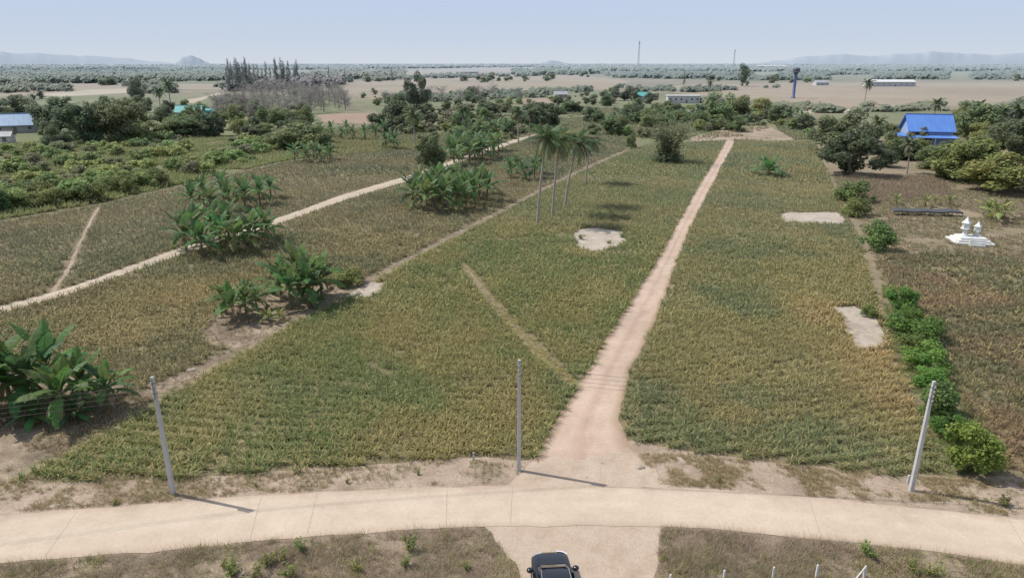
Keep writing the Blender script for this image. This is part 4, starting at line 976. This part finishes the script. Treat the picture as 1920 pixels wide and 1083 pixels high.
def slab(x0, x1, y0, y1, z0, z1, t=.14):
    q = MB(); q.add([(x0, y0, z0), (x1, y0, z0), (x1, y1, z1), (x0, y1, z1), (x0, y0, z0+t), (x1, y0, z0+t), (x1, y1, z1+t), (x0, y1, z1+t)], [(3, 2, 1, 0), (4, 5, 6, 7), (0, 1, 5, 4), (1, 2, 6, 5), (2, 3, 7, 6), (3, 0, 4, 7)]); return q
slab(-10.6, -6.1, -5.2, -.4, 2.55, 3.1).build('annex_roof', M['blueroof'], bh)
slab(-5.6, 6.4, -7.4, -4.3, 2.4, 3.0, .1).build('porch_roof', M['blueroof'], bh)
for x in (-5.2, 0.5, 6.0):
    m = MB(); m.tube([(x, -7.1, 0), (x, -7.1, 2.4)], .1, 8); m.build('porch_post', M['white'], bh)
house('farm_house', 'low house with a grey blue metal roof at the left edge', P(34, 248), R(25), 13, 8, 3.0, 3.2, M['greywall'], M['slateroof'], .7, 3)
house('farm_house', 'pale outbuilding in front of the grey blue roof at the left edge', P(4, 270), R(20), 6, 5, 2.4, 1.2, M['whitewall'], M['greyroof'], .4, 2)
house('farm_house', 'small house with a teal roof among the trees on the left', P(358, 222), R(10), 10, 7, 3.0, 2.4, M['greywall'], M['tealroof'], .6, 3)
house('farm_shed', 'teal walled shed right of the teal roofed house', P(402, 218), R(5), 6, 4, 2.6, .8, M['tealroof'], M['tealroof'], .3, 2)
house('white_building', 'long white flat roofed building in the middle distance', P(1280, 193), R(-4), 19, 8, 4.2, 1, M['whitewall'], M['white'], .5, 6, flat=True)
house('farm_house', 'small teal roofed house left of the white flat building', P(1202, 188), R(-15), 9, 7, 2.8, 2.2, M['whitewall'], M['tealroof'], .5, 3)
house('farm_house', 'small grey roofed house left of the teal roof in the middle distance', P(1050, 184), R(10), 9, 7, 2.6, 2.0, M['greywall'], M['greyroof'], .5, 3)
house('warehouse', 'long pale warehouse on the tan plain at the right', P(1666, 162), R(-2), 46, 16, 4.5, 2.0, M['whitewall'], M['white'], .6, 8)
house('farm_house', 'white house with a grey roof just left of the long warehouse', P(1538, 160), R(5), 14, 9, 3, 2.4, M['whitewall'], M['greyroof'], .6, 3)
house('factory', 'distant white factory on the horizon at the right', P(1445, 128), 0, 130, 40, 9, 5, M['whitewall'], M['white'], 1, 10)
house('farm_house', 'distant pale building at the far edge of the plain in the centre', P(880, 138), 0, 40, 16, 4, 3, M['whitewall'], M['greyroof'], 1, 4)
house('farm_house', 'distant pale roofed building on the plain right of the casuarinas', P(595, 143), 0, 26, 14, 4, 4, M['whitewall'], M['slateroof'], 1, 4)
# water tower
p = P(1487, 184); k = z_at(127, p.y)
wt = empty('water_tower', p); tag(wt, 'slim blue water tower with a dark flared top', 'water tower')
m = MB(); m.lathe([(1.6, 0), (1.6, .5), (1.0, .8), (.95, k*.74), (1.05, k*.78)], 20); m.build('shaft', M['towerblue'], wt, True)
m = MB(); m.lathe([(1.1, k*.78), (1.9, k*.84), (2.4, k*.88), (2.45, k*.96), (2.0, k*.985), (.4, k)], 20); m.build('tank', M['towerdark'], wt, True)
m = MB(); m.lathe([(2.7, k*.86), (2.7, k*.872)], 20); m.build('platform', M['steel'], wt)
m = MB()
for s in (-.25, .25): m.tube([(s, -1.15, .5), (s, -1.15, k*.8)], .05, 4)
m.build('ladder', M['steel'], wt)
def lattice(u, vt, dist, label):
    x = (u-960)/F*dist*1.0; hgt = H+(118-vt)/F*dist*1.02
    e = empty('radio_mast', (x*1.0, dist, 0)); tag(e, label, 'mast')
    m = MB(); b = MB(); n = 12; c = [(math.cos(a), math.sin(a)) for a in (R(90), R(210), R(330))]
    rad = lambda t: 3.6*(1-t)+.7
    for q in c: m.tube([(q[0]*rad(0), q[1]*rad(0), 0), (q[0]*rad(1), q[1]*rad(1), hgt)], .28, 5)
    for i in range(n):
        a, d2 = i/n, (i+1)/n
        for j in range(3):
            q, s = c[j], c[(j+1) % 3]
            b.tube([(q[0]*rad(a), q[1]*rad(a), hgt*a), (s[0]*rad(d2), s[1]*rad(d2), hgt*d2)], .16, 4)
            b.tube([(q[0]*rad(d2), q[1]*rad(d2), hgt*d2), (s[0]*rad(d2), s[1]*rad(d2), hgt*d2)], .16, 4)
    m.build('mast_leg', M['steel'], e); b.build('bracing', M['steel'], e)
    a_ = MB()
    for q in c: a_.box((q[0]*2, q[1]*2, hgt*.93), (.9, .9, 4))
    a_.build('antenna', M['white'], e)
lattice(1185, 82, 2200, 'taller lattice radio mast on the horizon in the centre right')
lattice(1355, 96, 2600, 'shorter lattice radio mast on the horizon, right of the taller one')

# ---------------------------------------------------------------- utility poles and wires
PB = [P(325, 926), P(973, 882), P(1708, 919)]
PH = [z_at(706, PB[0].y), z_at(674, PB[1].y), z_at(714, PB[2].y)]
PLb = ['concrete utility pole at the left, on the sandy verge', 'concrete utility pole in the middle, left of the dirt track', 'concrete utility pole at the right, beside the hedge']
drops = [.28, .55, .82, 1.09]
att = []
for b, hgt, l in zip(PB, PH, PLb):
    e = empty('utility_pole', b); tag(e, l, 'utility pole', 'utility poles along the road')
    m = MB(); m.tube([(0, 0, -.2), (0, 0, hgt*.5), (0, 0, hgt)], [.165, .14, .108], 4, rot=R(45))
    o = m.build('shaft', M['pole'], e); bm_ = o.modifiers.new('bevel', 'BEVEL'); bm_.width = .02; bm_.segments = 2
    m = MB(); m.box((0, -.135, hgt-.68), (.05, .03, 1.15))
    for dz in drops: m.box((0, -.17, hgt-dz+.07), (.05, .10, .012)); m.box((0, -.17, hgt-dz-.07), (.05, .10, .012))
    m.build('insulator_rack', M['steel'], e)
    for dz in drops:
        m = MB(); m.lathe([(.03, -.06), (.05, -.05), (.034, -.015), (.034, .015), (.05, .05), (.03, .06)], 10, (0, -.195, hgt-dz)); m.build('insulator', M['ceramic'], e)
    for zz in (.35, 1.0):
        m = MB(); m.tube([(0, 0, hgt-zz-.02), (0, 0, hgt-zz+.02)], .135, 4, rot=R(45)); m.build('pole_band', M['steel'], e)
    att.append((b.x, b.y-.235, hgt))
wl = ['topmost overhead wire strung along the three poles', 'second overhead wire from the top along the three poles', 'third overhead wire from the top along the three poles', 'lowest overhead wire strung along the three poles']
ends = [(att[0][0]-34, att[0][1]-8.5, PH[0])]+att+[(att[2][0]+34, att[2][1]-6.5, PH[2])]
for dz, l in zip(drops, wl):
    pts = []
    for i in range(4):
        a, b = Vector(ends[i]), Vector(ends[i+1])
        for k in range(12):
            t = k/12; q = a.lerp(b, t); q.z -= dz+.45*4*t*(1-t); pts.append(q)
    q = Vector(ends[4]); q.z -= dz; pts.append(q)
    m = MB(); m.tube(pts, .007, 5); tag(m.build('overhead_wire', M['wire']), l, 'wire', 'overhead wires')

# ---------------------------------------------------------------- fence posts, markers
for i, (u, v) in enumerate(((1258, 1076), (1359, 1068), (1452, 1062), (1534, 1058), (1624, 1060))):
    p = P(u, v, .9); p.z = 0
    e = empty('fence_post', p, R(random.uniform(-8, 8))); tag(e, ['leftmost', 'second', 'third', 'fourth', 'rightmost'][i]+(' white concrete fence post from the left at the bottom right' if 0 < i < 4 else ' white concrete fence post at the bottom right'), 'fence post', 'white fence posts')
    m = MB(); m.tube([(0, 0, -.1), (0, 0, .86), (0, 0, .9)], [.062, .058, .04], 4, rot=R(45)); o = m.build('post', M['white'], e)
    if i == 4:
        m = MB(); m.tube([(-.04, 0, .8), (-.5, -.05, .05)], [.035, .04], 6); m.build('strut', M['white'], e)
pts = []
for u, v in ((1258, 1076), (1359, 1068), (1452, 1062), (1534, 1058), (1624, 1060)):
    q = P(u, v, .9); pts.append((q.x, q.y-.07, .68))
m = MB(); m.tube(pts, .004, 4); tag(m.build('fence_wire', M['steel']), 'thin wire joining the white fence posts', 'wire')
for u, v, l in ((888, 862, 'small pale boundary marker at the front edge of the middle field'), (1702, 905, 'short pale boundary marker left of the right utility pole')):
    e = empty('boundary_marker', P(u, v)); tag(e, l, 'marker'); m = MB(); m.tube([(0, 0, -.1), (0, 0, .5), (0, 0, .55)], [.08, .075, .05], 4, rot=R(45)); m.build('post', M['pole'], e)
def rock(u, v, s, l):
    bm = bmesh.new(); bmesh.ops.create_icosphere(bm, subdivisions=2, radius=1)
    for w in bm.verts:
        k = .75+.5*float(vn(w.co.x*3+u, w.co.y*3+w.co.z*2, 1., 3)); w.co = Vector((w.co.x*s*k*1.3, w.co.y*s*k, max(-.3*s, w.co.z*s*k*.7)))
    me = bpy.data.meshes.new('stone'); bm.to_mesh(me); bm.free(); o = link('stone', me, M['sand'], None, P(u, v)); tag(o, l, 'stone')
rock(1200, 876, .26, 'pale stone on the verge right of the dirt track'); rock(1128, 868, .1, 'small stone at the mouth of the dirt track'); rock(360, 694, .3, 'pale stone on the ditch path'); rock(1100, 895, .09, 'small stone beside the road at the track mouth')

# ---------------------------------------------------------------- shrine and net frame
sh = empty('shrine', P(1818, 454), R(-12)); tag(sh, 'white tiered shrine platform with two little spirit houses on the right', 'shrine')
for i, (w, d, z0, h_) in enumerate(((4.7, 4.0, 0, .28), (3.9, 3.2, .28, .28), (3.2, 2.5, .56, .28))):
    m = MB(); m.box((0, 0, z0+h_/2), (w, d, h_)); o = m.build('platform_tier', M['white'], sh); b = o.modifiers.new('bevel', 'BEVEL'); b.width = .03; b.segments = 2
for i in range(3):
    m = MB(); m.box((0, -2.15-.25*(2-i), .13+.13*i), (1.8, .27, .26+.26*i)); m.build('step', M['white'], sh)
for x, y, s in ((-.75, .2, 1.2), (.75, .3, 1.0)):
    m = MB(); m.lathe([(.46*s, .84), (.46*s, .98), (.24*s, 1.04), (.22*s, 1.4*s), (.5*s, 1.47*s), (.5*s, 1.57*s)], 12, (x, y, 0)); o = m.build('pedestal', M['white'], sh)
    m = MB(); z0 = 1.57*s; m.box((x, y, z0+.3*s), (.62*s, .52*s, .6*s)); m.build('spirit_house', M['white'], sh)
    m = MB(); m.lathe([(.58*s, z0+.6*s), (.38*s, z0+.78*s), (.34*s, z0+.82*s), (.16*s, z0+1.05*s), (.03*s, z0+1.3*s)], 4, (x, y, 0)); m.build('spirit_house_roof', M['white'], sh)
p = P(1735, 404); nf = empty('shade_net_frame', p, R(-6)); tag(nf, 'long low frame covered with dark grey net behind the shrine', 'net frame')
m = MB()
for i in range(10):
    x0 = -5.2+1.04*i; zz = .8+.07*math.sin(i*1.7); z2 = .8+.07*math.sin((i+1)*1.7)
    m.add([(x0, -.8, zz), (x0+1.04, -.8, z2), (x0+1.04, .9, z2+.15), (x0, .9, zz+.15)], [(0, 1, 2, 3)]); m.add([(x0, -.8, zz), (x0+1.04, -.8, z2), (x0+1.04, -.82, z2-.2), (x0, -.82, zz-.2)], [(3, 2, 1, 0)])
m.build('net', M['net'], nf)
for i in range(6):
    for y in (-.75, .85):
        m = MB(); m.tube([(-5.1+2.04*i, y, -.1), (-5.1+2.04*i, y, .76)], .05, 6); m.build('post', M['bark'], nf)

# ---------------------------------------------------------------- car
car = empty('parked_car', (1.92, 24.75, .016), R(4)); tag(car, 'black car parked nose first on the sandy driveway at the bottom', 'car')
def loft(secs, n=20, pw=3.2):
    m = MB(); V = []; Fc = []
    for (y, hw, zb, zt) in secs:
        zc, hh = (zb+zt)/2, (zt-zb)/2
        for k in range(n):
            t = 2*math.pi*(k+.5)/n; c, s = math.cos(t), math.sin(t)
            V.append((hw*math.copysign(abs(c)**(2/pw), c), y, zc+hh*math.copysign(abs(s)**(2/pw), s)))
    for i in range(len(secs)-1):
        for k in range(n):
            k2 = (k+1) % n; Fc.append((i*n+k, (i+1)*n+k, (i+1)*n+k2, i*n+k2))
    Fc.append(tuple(range(n))); Fc.append(tuple((len(secs)-1)*n+k for k in range(n))[::-1])
    m.add(V, Fc); return m
body = loft([(-2.36, .80, .42, .95), (-2.28, .87, .34, 1.06), (-1.6, .92, .28, 1.10), (-.6, .93, .26, 1.08), (.6, .93, .26, 1.06), (1.1, .925, .27, 1.04), (1.6, .91, .28, 1.0), (2.0, .88, .30, .95), (2.25, .80, .34, .86), (2.36, .68, .42, .74)], 24, 4.2)
o = body.build('body', M['carpaint'], car, True)
cab = [(-2.15, .70, .9, 1.12), (-1.85, .72, .9, 1.50), (-1.3, .72, .9, 1.64), (-.4, .72, .9, 1.67), (.25, .71, .9, 1.62), (.75, .70, .9, 1.36), (1.22, .72, .9, 1.04)]
loft(cab, 24, 4.5).build('cabin', M['carpaint'], car, True)
def panel(name, pts, mat, parent=car):
    m = MB(); m.add(pts, [tuple(range(len(pts)))]); q = m.build(name, mat, parent)
    s = q.modifiers.new('solid', 'SOLIDIFY'); s.thickness = .012; s.offset = 0
    return q
panel('windshield', [(-.60, 1.16, 1.10), (.60, 1.16, 1.10), (.58, .80, 1.355), (.56, .32, 1.625), (-.56, .32, 1.625), (-.58, .80, 1.355)], M['glass'])
panel('rear_window', [(-.58, -2.16, 1.16), (.58, -2.16, 1.16), (.54, -1.89, 1.50), (-.54, -1.89, 1.50)], M['glass'])
for s in (-1, 1):
    panel('side_window', [(s*.735, .62, 1.12), (s*.735, -.35, 1.12), (s*.70, -.35, 1.55), (s*.70, .15, 1.53)], M['glass'])
    panel('side_window', [(s*.735, -.45, 1.12), (s*.735, -1.45, 1.14), (s*.70, -1.35, 1.50), (s*.70, -.45, 1.55)], M['glass'])
    for y0, y1 in ((.85, -.38), (-.42, -1.4)):
        dd = panel('door', [(s*.935, y0, .42), (s*.935, y1, .42), (s*.932, y1, .98), (s*.932, y0, .98)], M['carpaint'])
        m = MB(); m.box((s*.95, y1+.16, .9), (.03, .16, .035)); m.build('handle', M['alloy'], dd)
    m = MB(); m.lathe([(.03, -.09), (.12, -.07), (.15, 0), (.13, .06), (.05, .1)], 12, (s*1.06, .82, 1.10)); mo = m.build('wing_mirror', M['carpaint'], car, True)
    m = MB(); m.tube([(s*.86, .86, 1.03), (s*1.0, .84, 1.06)], [.04, .03], 6); m.build('mirror_arm', M['carpaint'], mo)
    m = MB(); m.add([(s*.34, 2.29, .80), (s*.72, 2.20, .82), (s*.82, 2.02, .90), (s*.60, 2.16, .915), (s*.38, 2.22, .90)], [(0, 1, 2, 3, 4)]); q = m.build('headlight', M['lamp'], car); k_ = q.modifiers.new('s', 'SOLIDIFY'); k_.thickness = .05
    m = MB(); m.box((s*.74, -2.33, .88), (.2, .06, .22)); m.build('taillight', M['redlamp'], car)
    for y in (1.42, -1.38):
        w = MB(); w.tube([(s*.72, y, .33), (s*.75, y, .33), (s*.91, y, .33), (s*.94, y, .33)], [.29, .335, .335, .29], 24); wo = w.build('wheel', M['rubber'], car)
        w = MB(); w.tube([(s*.935, y, .33), (s*.955, y, .33)], [.21, .16], 12); w.build('rim', M['alloy'], wo)
m = MB(); m.box((0, 2.33, .62), (.9, .06, .16)); m.build('grille', M['rubber'], car)
m = MB(); m.box((0, -2.37, .62), (.5, .03, .12)); m.build('number_plate', M['white'], car)
for s in (-1, 1):
    m = MB(); m.tube([(s*.62, .2, 1.64), (s*.64, -.6, 1.69), (s*.62, -1.4, 1.65)], .018, 6); m.build('roof_rail', M['alloy'], car)
for x in (-.3, .25):
    m = MB(); m.tube([(x, 1.2, 1.09), (x+.42, .98, 1.25)], .012, 5); m.build('wiper', M['rubber'], car)

# ---------------------------------------------------------------- light, world, camera
sv = Vector((-.957*math.cos(R(54)), .29*math.cos(R(54)), math.sin(R(54)))).normalized()
L = bpy.data.lights.new('sun', 'SUN'); L.energy = 4.8; L.angle = R(.53); L.color = (1, .95, .86)
lo = bpy.data.objects.new('sun', L); C.objects.link(lo); lo.rotation_euler = sv.to_track_quat('Z', 'Y').to_euler()
W = bpy.data.worlds.new('World'); bpy.context.scene.world = W; W.use_nodes = True
nt = W.node_tree; nt.nodes.clear()
sk = nt.nodes.new('ShaderNodeTexSky'); sk.sky_type = 'NISHITA'; sk.sun_disc = False; sk.sun_elevation = R(54); sk.sun_rotation = math.atan2(sv.x, sv.y)
sk.air_density = 1.0; sk.dust_density = 1.0; sk.ozone_density = 2.5; sk.altitude = 50
# Nishita sky overhead, with the pale blue dust haze of the dry season near the horizon
tc = nt.nodes.new('ShaderNodeTexCoord'); sx = nt.nodes.new('ShaderNodeSeparateXYZ'); nt.links.new(tc.outputs['Generated'], sx.inputs[0])
hz = ramp(nt, sx.outputs[2], [(0.0, (4.7, 5.1, 5.6)), (.03, (4.25, 4.85, 5.8)), (.10, (3.7, 4.5, 5.9)), (1., (4.8, 5.4, 6.4))])
hf = ramp(nt, sx.outputs[2], [(0.0, (1, 1, 1)), (.15, (1, 1, 1)), (.7, (.65,)*3)])
bw = nt.nodes.new('ShaderNodeRGBToBW'); nt.links.new(hf, bw.inputs[0])
col = mixc(nt, bw.outputs[0], sk.outputs[0], hz)
bg = nt.nodes.new('ShaderNodeBackground'); bg.inputs[1].default_value = .135
out = nt.nodes.new('ShaderNodeOutputWorld'); nt.links.new(col, bg.inputs[0]); nt.links.new(bg.outputs[0], out.inputs[0])
cd = bpy.data.cameras.new('camera'); cd.sensor_width = 36; cd.lens = 36*F/1920; cd.clip_end = 80000; cd.clip_start = .5
co = bpy.data.objects.new('camera', cd); C.objects.link(co); co.location = (0, 0, H); co.rotation_euler = (R(90)-PITCH, 0, 0)
bpy.context.scene.camera = co
vs = bpy.context.scene.view_settings; vs.view_transform = 'Standard'; vs.look = 'None'; vs.exposure = 0
